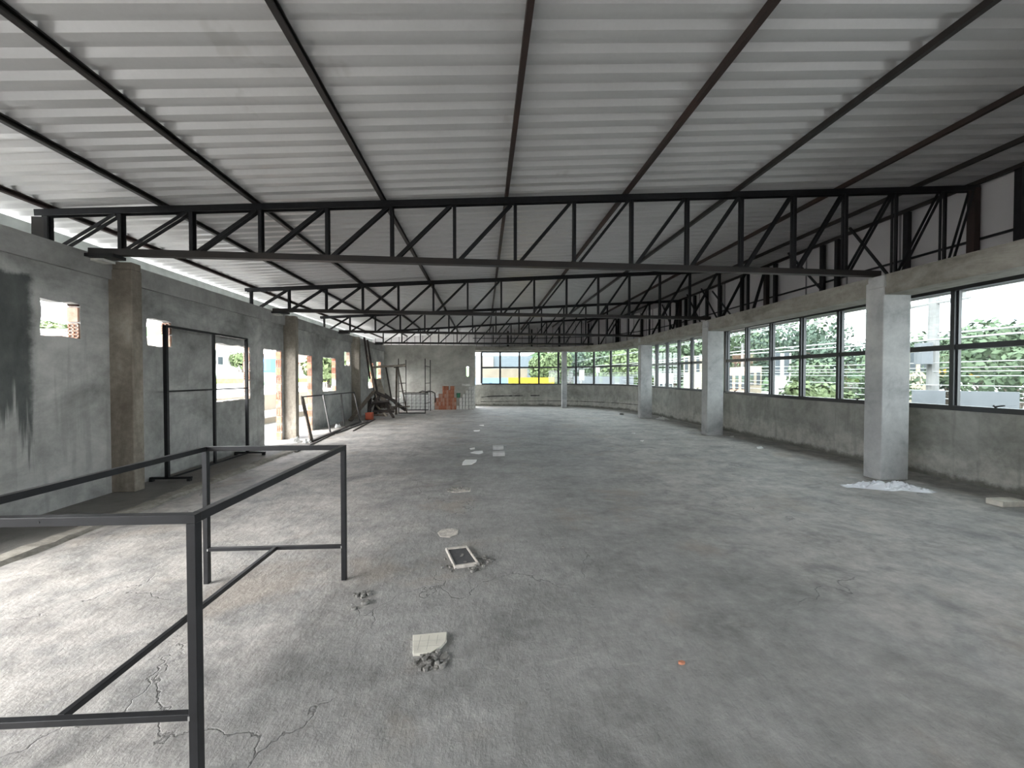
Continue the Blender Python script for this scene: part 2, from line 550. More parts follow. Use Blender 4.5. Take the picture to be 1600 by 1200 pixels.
def part(name, mb, mat, parent, bevel=0, smooth=False, label=None):
    org = ORG[parent.name]
    me = mb.mesh(name, org)
    me.materials.append(M[mat] if isinstance(mat, str) else mat)
    o = bpy.data.objects.new(name, me)
    COL.objects.link(o)
    o.parent = parent
    ORG[o.name] = org
    fin(o, bevel, smooth)
    if label: o['label'] = label
    return o


def fin(o, bevel, smooth):
    if bevel:
        b = o.modifiers.new('edge', 'BEVEL')
        b.width = bevel
        b.segments = 2
        b.limit_method = 'ANGLE'
    if smooth:
        for p in o.data.polygons:
            p.use_smooth = True


def single(name, mb, mat, label, cat, group=None, kind=None, bevel=0, smooth=False, org=None):
    if org is None:
        a = np.array(mb.v)
        org = (float((a[:, 0].min() + a[:, 0].max()) / 2), float((a[:, 1].min() + a[:, 1].max()) / 2), float(a[:, 2].min()))
    me = mb.mesh(name, org)
    me.materials.append(M[mat] if isinstance(mat, str) else mat)
    o = bpy.data.objects.new(name, me)
    COL.objects.link(o)
    o.location = org
    ORG[o.name] = tuple(org)
    fin(o, bevel, smooth)
    return tag(o, label, cat, group, kind)


def struct(name, mb, mat, label, cat, bevel=0, smooth=False):
    """setting objects keep the world origin so that their stains do not slide"""
    return single(name, mb, mat, label, cat, kind='structure', bevel=bevel, smooth=smooth, org=(0, 0, 0))


def clone(root, loc, label=None, rot=None, dz=None):
    c = root.copy()
    COL.objects.link(c)
    c.location = loc
    if rot is not None: c.rotation_euler = rot
    if label: c['label'] = label
    for ch in list(root.children):
        d = ch.copy()
        COL.objects.link(d)
        d.parent = c
    return c


# ------------------------------------------------------------------ main dimensions
def ztop(x):      # top of the trusses' top chord (the roof climbs towards the windows)
    return 4.02 + 0.0695 * x


ZP = 0.0           # floor
XL, XW = -5.0, 7.05
BT, BB = 3.09, 2.79
YB = 19.75         # back wall
Y_REAR = -7.0

# the curved glazed corner (inner face of the low wall), from the right wall round to the back wall
CURVE = [(7.05, Y_REAR), (7.05, 13.5), (7.08, 15.4), (7.0, 16.6), (6.72, 17.8), (6.2, 18.9), (5.4, 19.9), (4.3, 20.6), (2.9, 21.0), (1.3, 21.2), (-0.43, 21.3), (-0.8, 21.3)]
CLAD = [(7.80, Y_REAR), (7.80, 13.5), (7.78, 15.2), (7.60, 16.6), (7.15, 18.0), (6.4, 19.2), (5.4, 20.1), (4.2, 20.7), (2.9, 21.05), (1.3, 21.25), (-0.6, 21.35), (-3.0, 21.35), (-6.2, 21.35)]
BEAMC = [(5.97, Y_REAR), (5.97, 13.5), (5.95, 15.3), (5.75, 16.7), (5.3, 17.9), (4.75, 18.7), (4.1, 19.2), (3.0, 19.55), (1.5, 19.72), (-0.43, 19.75)]


def offset(pl, d):
    out = []
    for i, p in enumerate(pl):
        a = Vector(pl[max(i - 1, 0)])
        b = Vector(pl[min(i + 1, len(pl) - 1)])
        t = (b - a).normalized()
        n = Vector((t.y, -t.x))
        out.append((p[0] + n.x * d, p[1] + n.y * d))
    return out


def densify(pl, step):
    """Catmull-Rom through the points"""
    out = []
    P = [Vector(p) for p in pl]
    for i in range(len(P) - 1):
        p0, p1, p2, p3 = P[max(i - 1, 0)], P[i], P[i + 1], P[min(i + 2, len(P) - 1)]
        L = (p2 - p1).length
        if L > 6:
            out.append(tuple(p1))
            continue
        if i > 0 and (p1 - p0).length > 6: p0 = p1 - (p1 - p0).normalized() * L
        n = max(1, int(L / step))
        for k in range(n):
            t = k / n
            q = 0.5 * ((2 * p1) + (p2 - p0) * t + (2 * p0 - 5 * p1 + 4 * p2 - p3) * t * t + (-p0 + 3 * p1 - 3 * p2 + p3) * t ** 3)
            out.append(tuple(q))
    out.append(tuple(P[-1]))
    return out


CURVE_D, CLAD_D, BEAM_D = densify(CURVE, 0.3), densify(CLAD, 0.3), densify(BEAMC, 0.3)


def ribbon(inner, d, z0, z1, sel=None):
    """solid strip along a polyline; z0/z1 may be functions of (x, y)"""
    mb = MB()
    outer = offset(inner, d)
    f0 = z0 if callable(z0) else (lambda x, y: z0)
    f1 = z1 if callable(z1) else (lambda x, y: z1)
    n = len(inner)
    for (x, y), (u, v) in zip(inner, outer):
        mb.v += [(x, y, f0(x, y)), (u, v, f0(u, v)), (u, v, f1(u, v)), (x, y, f1(x, y))]
    for i in range(n - 1):
        o, p = 4 * i, 4 * i + 4
        for a, b in ((0, 1), (1, 2), (2, 3), (3, 0)):
            mb.f.append((o + a, o + b, p + b, p + a))
    mb.f.append((0, 3, 2, 1))
    e = 4 * (n - 1)
    mb.f.append((e, e + 1, e + 2, e + 3))
    return mb


def arc_lengths(pl):
    s = [0]
    for a, b in zip(pl, pl[1:]):
        s.append(s[-1] + math.dist(a, b))
    return s


def at_s(pl, S, s):
    s = min(max(s, 0), S[-1])
    for i in range(len(pl) - 1):
        if S[i + 1] >= s:
            t = (s - S[i]) / (S[i + 1] - S[i])
            x = pl[i][0] + (pl[i + 1][0] - pl[i][0]) * t
            y = pl[i][1] + (pl[i + 1][1] - pl[i][1]) * t
            d = Vector((pl[i + 1][0] - pl[i][0], pl[i + 1][1] - pl[i][1])).normalized()
            return (x, y), d
    return pl[-1], Vector((-1, 0))


def s_at_dir(pl, S, ratio):
    """arc length where X / Y on the polyline equals ratio"""
    for i in range(len(pl) - 1):
        a, b = pl[i], pl[i + 1]
        if a[1] <= 0.5: continue
        fa, fb = a[0] - ratio * a[1], b[0] - ratio * b[1]
        if fa >= 0 >= fb and fa != fb:
            return S[i] + (S[i + 1] - S[i]) * fa / (fa - fb)
    return S[-1]


# ------------------------------------------------------------------ floor, walls, roof
fl = MB()
fl.prism([(-6.0, Y_REAR), (7.3, Y_REAR), (7.3, 15.6), (6.6, 18.6), (5.0, 20.7), (2.9, 21.4), (-6.0, 21.4)], -0.35, 0.0)
struct('floor', fl, 'floor', 'bare grey concrete floor with pale dust and patches', 'floor')

# left wall with its broken-out openings
OPEN = [  # y0, y1, z0, z1, style
    (4.73, 5.17, 2.03, 2.455), (6.12, 6.56, 2.035, 2.435), (7.58, 8.64, 1.09, 2.20), (9.15, 9.93, 0.0, 2.22), (10.62, 11.62, 0.0, 2.19),
    (12.36, 13.43, 1.10, 2.20), (14.21, 14.82, 1.99, 2.49), (17.10, 17.85, 1.10, 2.20), (18.35, 19.15, 0.80, 2.30)]
HID = [(-6.6, 3.2, 0.55, 2.35)]   # wide unseen opening beside and behind the camera, added to let daylight in
TW = 0.14


def jag(p, q, amp, step=0.09):
    p, q = Vector(p), Vector(q)
    n = max(1, int((q - p).length / step))
    nrm = Vector((-(q - p).y, (q - p).x)).normalized()
    out = []
    for i in range(n):
        k = 0 if i == 0 else (R() - 0.5) * 2 * amp
        out.append(tuple(p + (q - p) * (i / n) + nrm * k))
    return out


def wall_left():
    bm = bmesh.new()

    def loop(pts):
        vs = [bm.verts.new((XL, y, z)) for y, z in pts]
        for a, b in zip(vs, vs[1:] + vs[:1]):
            bm.edges.new((a, b))
    outer = []
    y = Y_REAR
    outer.append((y, 0.0))
    for (a, b, c, d) in OPEN:
        if c == 0.0:
            outer += [(a, 0.0)] + jag((a, 0.0), (a, d), 0.012)[1:] + jag((a, d), (b, d), 0.02) + jag((b, d), (b, 0.0), 0.012) + [(b, 0.0)]
    outer += [(YB, 0.0), (YB, 2.87), (Y_REAR, 2.87)]
    loop(outer)
    for (a, b, c, d) in OPEN:
        if c > 0:
            amp = 0.018
            loop(jag((a, c), (b, c), amp) + jag((b, c), (b, d), amp) + jag((b, d), (a, d), amp) + jag((a, d), (a, c), amp))
    for (a, b, c, d) in HID:
        loop([(a, c), (b, c), (b, d), (a, d)])
    bmesh.ops.triangle_fill(bm, use_beauty=True, use_dissolve=False, edges=bm.edges[:])
    r = bmesh.ops.extrude_face_region(bm, geom=bm.faces[:])
    vs = [e for e in r['geom'] if isinstance(e, bmesh.types.BMVert)]
    bmesh.ops.translate(bm, verts=vs, vec=(-TW, 0, 0))
    bmesh.ops.recalc_face_normals(bm, faces=bm.faces)
    me = bpy.data.meshes.new('wall_left')
    bm.to_mesh(me)
    bm.free()
    me.materials.append(M['wall'])
    o = bpy.data.objects.new('wall_left', me)
    COL.objects.link(o)
    ORG[o.name] = (0, 0, 0)
    tag(o, 'long grey cement-rendered wall with broken-out window and door openings', 'wall', kind='structure')
    return o


WL = wall_left()

# raw hollow-brick edges seen in the far jamb of each opening
def jamb(y, z0, z1, start=0, pale=False):
    solid, holes = MB(), MB()
    x0, x1 = XL - TW + 0.004, XL - 0.012
    z, k = z0, start
    while z < z1 - 0.02:
        h = min(0.19, z1 - z)
        j = U(-0.006, 0.006)
        yf = y - 0.018 + j
        if k % 2 == 0:
            nv, nh = 3, 5
            wv = 0.013
            for i in range(nv):
                xx = x0 + (x1 - x0 - wv) * i / (nv - 1)
                solid.box(xx, xx + wv, yf, y + 0.03, z + 0.006, z + h)
            for i in range(nh):
                zz = z + 0.006 + (h - 0.006 - wv) * i / (nh - 1)
                solid.box(x0, x1, yf, y + 0.03, zz, zz + wv)
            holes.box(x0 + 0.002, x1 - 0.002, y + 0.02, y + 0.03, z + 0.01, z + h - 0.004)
        else:
            solid.box(x0, x1, yf - 0.004, y + 0.03, z + 0.012, z + h - 0.004)
        z += 0.2
        k += 1
    o = part('brick_edge', solid, 'brick_pale' if pale else 'brick', WL, label='raw orange hollow-brick edge of the opening')
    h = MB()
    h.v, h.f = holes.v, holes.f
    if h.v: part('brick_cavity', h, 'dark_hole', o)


for i, (a, b, c, d) in enumerate(OPEN):
    jamb(b + 0.0, c, d, i % 2, pale=i in (0, 1, 2, 6))
# crumbled mortar sills
for (a, b, c, d) in (OPEN[2], OPEN[5]):
    mb = MB()
    y = a
    while y < b - 0.03:
        w_ = U(0.05, 0.1)
        mb.box(XL - TW, XL - 0.01, y, min(y + w_, b), c - 0.03, c + U(0.0, 0.02))
        y += w_
    part('mortar_sill', mb, 'mortar', WL, label='pale crumbled mortar sill')

bl = MB()
bl.box(XL - TW, XL + 0.045, Y_REAR, YB, 2.86, 3.13)
struct('concrete_beam', bl, 'beam_left', 'grey concrete beam running along the top of the left wall', 'beam')

def wall_fill(name, loops, to3, vec, mat):
    """flat wall with holes: outline loops are filled and given a thickness"""
    bm = bmesh.new()
    for pts in loops:
        vs = [bm.verts.new(to3(*p)) for p in pts]
        for a, b in zip(vs, vs[1:] + vs[:1]):
            bm.edges.new((a, b))
    bmesh.ops.triangle_fill(bm, use_beauty=True, use_dissolve=False, edges=bm.edges[:])
    r = bmesh.ops.extrude_face_region(bm, geom=bm.faces[:])
    bmesh.ops.translate(bm, verts=[e for e in r['geom'] if isinstance(e, bmesh.types.BMVert)], vec=vec)
    bmesh.ops.recalc_face_normals(bm, faces=bm.faces)
    me = bpy.data.meshes.new(name)
    bm.to_mesh(me)
    bm.free()
    me.materials.append(M[mat])
    o = bpy.data.objects.new(name, me)
    COL.objects.link(o)
    ORG[o.name] = (0, 0, 0)
    return o


sl = []
for k in range(14):
    a = math.pi * 2 * k / 14
    sl.append((-0.83 + 0.075 * math.cos(a), 1.86 + (0.19 if math.sin(a) > 0 else -0.19) + 0.075 * math.sin(a)))
tag(wall_fill('wall_back', [[(-5.14, 0), (-0.43, 0), (-0.43, 3.2), (-5.14, 3.2)], sl], lambda x, z: (x, YB, z), (0, 0.16, 0), 'wall_back'),
    'plain rendered wall closing the far end behind the brick stacks', 'wall', kind='structure')

wp = MB().box(-6.14, -6.0, Y_REAR, 21.3, -0.3, 3.60)
struct('wall_left_upper', wp, 'parapet', 'pale parapet outside the left wall, just under the roof edge', 'parapet')
# service gap slab between the wall and the parapet
# parapet is broken open where the openings look out (kept below the beam line only)
pw = bpy.data.objects['wall_left_upper']
mbp = MB().box(-6.14, -6.0, Y_REAR, 21.3, 2.75, 3.60)
pw.data = mbp.mesh('wall_left_upper', (0, 0, 0))
pw.data.materials.append(M['parapet'])
for yk in (-2.0, 3.2, 7.6, 12.0, 16.4, 20.8):
    part('bracket', MB().box(-6.0, XL - TW, yk, yk + 0.12, 2.9, 3.05), 'beam_left', pw)

# low wall under the glazing, right and round the corner
wr = ribbon(CURVE_D, 0.16, 0.0, lambda x, y: 1.06 + 0.10 * max(0, min(1, (y - 8) / 10)))
WR = struct('wall_right', wr, 'wall_low', 'stained low concrete wall below the windows, curving round the far corner', 'wall')
# cracks and conduit groove in the far low wall
CI = offset(CURVE_D, -0.004)
SC_ = arc_lengths(CI)


def on_curve(x, y):
    """point on the low wall's inner face seen through (x, y)"""
    r = at(x, y, 'Y', 10.0)
    s = s_at_dir(CI, SC_, r.x / r.y)
    (px, py), d = at_s(CI, SC_, s)
    k = py / 10.0
    return px, py, H + (r.z - H) * k, s


def wall_line(pts, w0, name, mat, label):
    mb = MB()
    for (a, b) in zip(pts, pts[1:]):
        A, B = on_curve(*a), on_curve(*b)
        nseg = max(1, int(abs(B[3] - A[3]) / 0.15))
        for i in range(nseg):
            t0, t1 = i / nseg, (i + 1) / nseg
            (x0, y0), _ = at_s(CI, SC_, A[3] + (B[3] - A[3]) * t0)
            (x1, y1), _ = at_s(CI, SC_, A[3] + (B[3] - A[3]) * t1)
            mb.bar((x0, y0, A[2] + (B[2] - A[2]) * t0), (x1, y1, A[2] + (B[2] - A[2]) * t1), w0 * U(0.5, 1.4), 0.012)
    part(name, mb, mat, WR, label=label)


wall_line([(752, 620.5), (770, 619), (800, 618.5), (817, 618)], 0.05, 'crack', 'black', 'ragged black crack')
wall_line([(829, 618), (843, 618)], 0.045, 'crack', 'black', 'short ragged black crack')
wall_line([(751, 627.5), (800, 627), (878, 626.5), (940, 628.5), (1000, 633)], 0.025, 'conduit', 'timber_dark', 'dark conduit line')

# concrete ring beam on the window side
rb = ribbon(BEAM_D, 0.46, lambda x, y: BB + 0.15 * max(0, min(1, (6.2 - x) / 4)) * (1 if y > 14 else 0), lambda x, y: BT + 0.06 * max(0, min(1, (6.2 - x) / 4)) * (1 if y > 14 else 0))
struct('concrete_beam', rb, 'beam', 'board-marked concrete beam over the window-side columns, curving at the far end', 'beam')
# eaves slab between beam, window heads and cladding
es = ribbon(offset(BEAM_D, 0.44), 0.70, 3.04, 3.08)
def head_z(x, y): return 2.90 + 0.08 * max(0, min(1, (y - 5) / 10))
lint = ribbon(offset(CURVE_D, 0.0), 0.14, head_z, 3.06)
struct('trim_1', lint, 'beam', 'concrete lintel over the window heads', 'lintel')
# soffit polygon between the beam's outer edge and the cladding
so = MB()
A_ = offset(BEAM_D, 0.40)
SA = arc_lengths(A_)
B_ = offset(CLAD_D[:], 0.1)
SB = arc_lengths(B_)
endB = s_at_dir(B_, SB, -0.03)
K = 60
for k in range(K):
    q = []
    for f_ in (k / K, (k + 1) / K):
        (ax_, ay_), _ = at_s(A_, SA, SA[-1] * f_)
        (bx_, by_), _ = at_s(B_, SB, endB * f_)
        q += [(ax_, ay_), (bx_, by_)]
    (a0, b0, a1, b1) = q
    so.quadbox([(*a0, 3.06), (*b0, 3.06), (*b1, 3.06), (*a1, 3.06), (*a0, 3.085), (*b0, 3.085), (*b1, 3.085), (*a1, 3.085)])
struct('trim_2', so, 'beam', 'flat concrete ledge behind the window-side beam', 'ledge')

# metal wall cladding above the windows and above the back wall
cl = ribbon(CLAD_D, 0.06, 2.95, lambda x, y: ztop(x) + 0.16)
WU = struct('wall_right_upper', cl, 'cladding', 'grey sheet cladding between the ring beam and the roof', 'wall')
SCL = arc_lengths(CLAD_D)
seam = MB()
s = 5.3
while s < SCL[-1] - 0.2:
    (x, y), d = at_s(CLAD_D, SCL, s)
    seam.bar((x, y, 3.0), (x, y, ztop(x) + 0.1), 0.03, 0.03)
    s += 1.05 if s < 19 else 0.42
part('seam', seam, 'cladding_seam', WU, label='dark vertical seams')

struct('wall_rear', MB().box(-6.3, 7.9, Y_REAR - 0.15, Y_REAR, 0, 4.6), 'wall', 'added rendered wall behind the camera, closing off light from the rear', 'wall')  # unseen, added to keep rear light from striping the ceiling ribs

# columns
for i, (x0, x1, y0, y1, l) in enumerate([
        (5.95, 6.40, 5.33, 5.60, 'square pale concrete column nearest the camera, plastic sheet at its foot'),
        (5.95, 6.40, 9.84, 10.11, 'pale concrete column second along the window side'),
        (5.99, 6.44, 14.30, 14.57, 'pale concrete column where the glazing starts to curve'),
        (3.98, 4.22, 19.30, 19.54, 'slender concrete column in front of the far curved window')]):
    mb = MB().box(x0, x1, y0, y1, 0.0, 3.0 if i < 3 else 2.92)
    if i < 3:
        mb.box(x0 - 0.02, x0 + 0.30, y0 - 0.015, y0 + 0.22, 2.9, 3.08)
    struct('concrete_column', mb, 'column', l, 'column', bevel=0.012)
for (y0, l) in [(5.53, 'brown rough concrete column on the left wall nearest the camera'), (10.02, 'grey concrete column on the left wall beside the doorway'), (14.95, 'concrete column on the left wall behind the leaning timber')]:
    mb = MB().box(XL - 0.02, XL + 0.29, y0, y0 + 0.16, 0, 3.0)
    mb.box(XL - 0.02, XL + 0.285, y0 + 0.008, y0 + 0.155, 3.0, 3.10)
    struct('concrete_column', mb, 'column_old', l, 'column', bevel=0.012)

# roof sheeting: trapezoidal ribs run across the building
def roof():
    mb = MB()
    prof = [(0.0, 0.0), (0.070, 0.0), (0.110, 0.044), (0.165, 0.044)]
    per = 0.205
    ys = []
    y = Y_REAR - 0.8
    while y < 21.9:
        for a, h in prof:
            ys.append((y + a, h))
        y += per
    X0, X1 = -6.35, 8.1
    zb = 0.068
    for (yy, h) in ys:
        for X in (X0, X1):
            mb.v.append((X, yy, ztop(X) + zb + h))
    for i in range(len(ys) - 1):
        mb.f.append((2 * i, 2 * i + 1, 2 * i + 3, 2 * i + 2))
    o = struct('ceiling', mb, 'roof', 'ribbed galvanised roof sheets forming the sloping ceiling', 'roof')
    so_ = o.modifiers.new('gauge', 'SOLIDIFY')
    so_.thickness = 0.0015
    so_.offset = 1
    return o


roof()

# purlins
PX = [-5.42, -4.11, -2.98, -1.353, 0.316, 2.035, 3.72, 5.40, 6.70, 7.68]
PN = ['first steel purlin, over the gap at the left eave', 'second steel purlin from the left eave, with bright gaps above it', 'third steel purlin from the left eave', 'fourth steel purlin from the left eave',
      'thin steel purlin running straight ahead over the middle of the hall', 'rust-streaked steel purlin just right of the hall middle', 'fourth steel purlin from the cladding wall', 'third steel purlin from the cladding wall',
      'second steel purlin from the cladding wall', 'steel edge purlin where the roof meets the cladding wall']
for k, x in enumerate(PX):
    y1 = min([b_[1] for b_ in CLAD_D if abs(b_[0] - x) < 0.35 and b_[1] > 5] + [21.3]) - 0.12 if x < 7.5 else 15.0
    zc = ztop(x)
    prof = [(-0.024, 0), (0.024, 0), (0.024, 0.015), (0.020, 0.015), (0.020, 0.004), (-0.020, 0.004), (-0.020, 0.059), (0.020, 0.059), (0.020, 0.050), (0.024, 0.050), (0.024, 0.063), (-0.024, 0.063)]
    mb = MB().extrude(prof, (x, Y_REAR - 0.6, zc + 0.003), (x, y1, zc + 0.003))
    single('steel_purlin', mb, 'rust' if k in (0, 4, 5, 7) else 'primer', PN[k], 'purlin', 'roof purlins')

# trusses
def truss(y0, k, xl, xr, label, heavy=1.0, xv0=-5.43, xbr=6.05):
    def Y(x): return y0 + k * x
    root = empty('roof_truss', (0.3, Y(0.3), 3.1), label, 'truss', 'roof trusses across the hall')
    ch = [(-0.045, -0.04), (0.045, -0.04), (0.045, 0.04), (0.038, 0.04), (0.038, -0.033), (-0.038, -0.033), (-0.038, 0.04), (-0.045, 0.04)]
    top = MB()
    top.extrude([(a, -b) for a, b in ch], (xl, Y(xl), ztop(xl) - 0.04), (xr, Y(xr), ztop(xr) - 0.04))
    part('top_chord', top, 'steel', root)
    bot = MB()
    xb0 = max(xl, -4.95)
    bot.extrude(ch, (xb0, Y(xb0), 3.14), (xbr, Y(xbr), 3.14))
    part('bottom_chord', bot, 'primer', root)
    xs = []
    x = xv0
    while x < xr - 0.02:
        if x > xl + 0.05: xs.append(x)
        x += 0.8385
    for i, x in enumerate(xs):
        zt = ztop(x) - 0.075
        zb = 3.17 if -4.95 < x < xbr + 0.1 else 3.10
        if x > xr - 0.05: continue
        mb = MB()
        for s in (-1, 1):
            mb.bar((x, Y(x) + s * 0.034, zb), (x, Y(x) + s * 0.034, zt), 0.042 * heavy, 0.008, side=(1, 0, 0))
            mb.bar((x - 0.018, Y(x) + s * 0.022, zb), (x - 0.018, Y(x) + s * 0.022, zt), 0.005, 0.024, side=(1, 0, 0))
        part('vertical_strut', mb, 'steel', root)
    allx = xs + [xr - 0.05]
    for a, b in zip(allx, allx[1:]):
        zb = 3.17 if -4.95 < a < xbr + 0.1 else 3.12
        mb = MB()
        for s in (-1, 1):
            mb.bar((a + 0.07, Y(a) + s * 0.034, zb), (b - 0.05, Y(b) + s * 0.034, ztop(b) - 0.085), 0.040 * heavy, 0.008, side=(1, 0, -0.8))
        part('diagonal_strut', mb, 'steel', root)
    if xr > 7:
        part('end_post', MB().box(xr - 0.10, xr, Y(xr) - 0.05, Y(xr) + 0.05, 3.08, ztop(xr) - 0.04), 'rust', root)
    # seat plates and bolts
    part('seat_plate', MB().box(-5.02, -4.62, Y(-4.8) - 0.09, Y(-4.8) + 0.09, 3.06, 3.10), 'steel', root)
    return root


truss(5.37, 0.022, -5.55, 7.74, 'nearest black steel roof truss spanning the hall')
truss(9.67, 0.040, -5.55, 7.74, 'second black steel roof truss from the camera')
truss(13.90, 0.060, -5.55, 7.60, 'third black steel roof truss from the camera')
truss(18.0, 0.0, -5.45, 6.40, 'farthest black steel roof truss, just before the back wall', xbr=5.2)

# timber/steel packers on the left wall head under each truss
for (y, l) in ((5.35, 'grey padstone under the end of the nearest truss'), (9.55, 'grey padstone under the end of the second truss')):
    mb = MB().box(-5.28, -4.80, y - 0.10, y + 0.06, 3.03, 3.06)
    single('padstone', mb, 'block_grey', l, 'padstone', 'padstones under the trusses')
single('steel_post', MB().box(-5.62, -5.48, 5.24, 5.36, 3.13, ztop(-5.5) - 0.08), 'primer', 'short dark steel post on the left wall under the end of the nearest truss', 'post')

# steel posts, rail and braces carrying the cladding
posts = [3.6, 5.02, 6.5, 7.88, 8.25, 9.67, 10.99, 12.05, 12.8, 14.2]
g = 'posts carrying the cladding'
pn = ['black steel cladding post, the nearest one past the frame edge', 'black steel cladding post at the right frame edge', 'black steel cladding post over the nearest window-side column', 'left one of the pair of black cladding posts before the second truss', 'right partner in the pair of black cladding posts before the second truss',
      'black steel cladding post beside the second truss', 'black steel cladding post, first beyond the second truss', 'black steel cladding post, second beyond the second truss', 'black steel cladding post, third beyond the second truss', 'black steel cladding post beside the third truss']
pn[3], pn[4] = 'black steel cladding post, farther one of the pair above the middle of the second window bay'[:0] or 'nearer of two close black cladding posts above the big window bay', 'farther of two close black cladding posts above the big window bay'
for i, y in enumerate(posts):
    mb = MB().box(7.66, 7.74, y - 0.04, y + 0.04, 3.085, ztop(7.7) - 0.0)
    single('cladding_post', mb, 'steel', pn[i], 'post', g)
# posts round the curve
k = 0
for s in (20.6, 21.9, 23.2, 24.4, 25.9, 27.6, 29.2, 30.7, 32.0):
    (x, y), d = at_s(offset(CLAD_D, -0.08), arc_lengths(offset(CLAD_D, -0.08)), s)
    mb = MB().bar((x, y, 3.085), (x, y, ztop(x)), 0.08, 0.08)
    single('cladding_post', mb, 'steel', 'black cladding post, %s one along the curve past the third window-side column' % ORD[k], 'post', g)
    k += 1
gi = offset(CLAD_D, -0.05)
gz = MB()
for a, b in zip(gi, gi[1:]):
    if a[0] < -0.5: break
    gz.bar((*a, 3.72), (*b, 3.72), 0.035, 0.035)
single('cladding_rail', gz, 'steel', 'thin dark rail running halfway up the cladding', 'rail')
bl_ = ['dark diagonal brace over the big window bay, nearest the camera', 'dark diagonal brace over the big window bay, farther one', 'dark diagonal brace over the third window bay']
for i, (a, b) in enumerate([((1328, 342), (1405, 422)), ((1232, 386), (1302, 454)), ((1113, 455), (1152, 490))]):
    p, q = at(*a, 'X', 7.2), at(*b, 'X', 7.2)
    p.z = min(p.z, ztop(7.2) - 0.02)
    q.z = 3.1
    mb = MB().bar(p, q, 0.035, 0.035)
    single('diagonal_brace', mb, 'steel', bl_[i], 'brace', 'diagonal braces at the cladding')
for i, y in enumerate((12.3, 13.2, 15.1)):
    p, q = Vector((7.2, y, ztop(7.2) - 0.02)), Vector((7.2, y - 1.1, 3.1))
    single('diagonal_brace', MB().bar(p, q, 0.035, 0.035), 'steel', ['thin diagonal brace seen just left of the second window-side column', 'thin diagonal brace over the middle of the third window bay', 'thin diagonal brace over the third window-side column'][i], 'brace', 'diagonal braces at the cladding')

# ------------------------------------------------------------------ windows
GL = offset(CURVE_D, 0.05)
SG = arc_lengths(GL)


def s_of_y(y):
    for i in range(len(GL) - 1):
        if GL[i][1] <= y <= GL[i + 1][1] and GL[i][0] > 6:
            return SG[i] + (SG[i + 1] - SG[i]) * (y - GL[i][1]) / (GL[i + 1][1] - GL[i][1])
    return SG[-1]


def zsill(y): return 1.06 + 0.10 * max(0, min(1, (y - 8) / 10))


def window(idx, s_list, label, handles):
    """s_list: arc positions of the mullions, first and last are the jambs"""
    (x, y), _ = at_s(GL, SG, (s_list[0] + s_list[-1]) / 2)
    root = empty('window_%d' % idx, (x, y, 1.06), label, 'window', kind='structure')
    fr, panes = MB(), []
    for a, b in zip(s_list, s_list[1:]):
        n = max(1, int(round((b - a) / 0.5)))
        pts = [at_s(GL, SG, a + (b - a) * i / n)[0] for i in range(n + 1)]
        for p, q in zip(pts, pts[1:]):
            z0, z1 = zsill(p[1]), zsill(q[1])
            t0, t1 = head_z(*p) + 0.01, head_z(*q) + 0.01
            m0, m1 = z0 + 0.95, z1 + 0.95
            fr.bar((*p, z0 + 0.035), (*q, z1 + 0.035), 0.075, 0.12)
            fr.bar((*p, t0 - 0.03), (*q, t1 - 0.03), 0.06, 0.12)
            fr.bar((*p, m0), (*q, m1), 0.08, 0.09)
            panes.append((p, q, z0 + 0.06, m0 - 0.02, z1 + 0.06, m1 - 0.02))
            panes.append((p, q, m0 + 0.02, t0 - 0.05, m1 + 0.02, t1 - 0.05))
    part('frame', fr, 'frame', root)
    for s in s_list:
        (px, py), d = at_s(GL, SG, s)
        mb = MB().bar((px, py, zsill(py) + 0.07), (px, py, head_z(px, py) - 0.04), 0.12, 0.055, side=(d.y, -d.x, 0))
        # sash stile beyond
        mb.bar((px, py, zsill(py) + 0.07), (px, py, head_z(px, py) - 0.04), 0.04, 0.10, side=(d.y, -d.x, 0))
        part('mullion', mb, 'frame', root)
    gm = {}
    for i, (p, q, a0, b0, a1, b1) in enumerate(panes):
        mb = MB().quadbox([(p[0], p[1], a0), (q[0], q[1], a1), (q[0] + 0.004, q[1] + 0.002, a1), (p[0] + 0.004, p[1] + 0.002, a0),
                           (p[0], p[1], b0), (q[0], q[1], b1), (q[0] + 0.004, q[1] + 0.002, b1), (p[0] + 0.004, p[1] + 0.002, b0)])
        part('pane', mb, 'glass', root)
    for s in handles:
        (px, py), d = at_s(GL, SG, s)
        n = Vector((-d.y, d.x))
        z = zsill(py) + 0.075
        c = Vector((px, py, z)) + Vector((n.x, n.y, 0)) * 0.06
        mb = MB().bar(c, c + Vector((d.x * 0.03, d.y * 0.03, 0.03)), 0.02)
        mb.bar(c + Vector((0, 0, 0.015)), c + Vector((-d.x * 0.10 + n.x * 0.03, -d.y * 0.10 + n.y * 0.03, 0.035)), 0.018)
        part('latch', mb, 'black', root, label='small black latch')
    return root


YM = [4.4, 5.3, 6.25, 7.18, 8.09, 9.0, 9.89, 10.78, 11.75, 12.65, 13.53, 14.46, 15.37]
window(1, [s_of_y(v) for v in (0.8, 1.7, 2.6, 3.5, 4.4, 5.3, 6.25)], 'window bay between the frame edge and the nearest column, two panes high', [s_of_y(v) for v in (3.95, 4.78)])
window(2, [s_of_y(v) for v in (6.30, 7.18, 8.09, 9.0, 9.89, 10.74)], 'big window bay between the nearest and second window-side columns', [s_of_y(v) for v in (6.75, 8.55, 10.3)])
window(3, [s_of_y(v) for v in (10.80, 11.75, 12.65, 13.53, 14.46, 15.37)], 'window bay between the second and third window-side columns', [s_of_y(12.2), s_of_y(14.0)])


def s_px(x):
    r = at(x, 590, 'Y', 10)
    return s_at_dir(GL, SG, r.x / r.y)


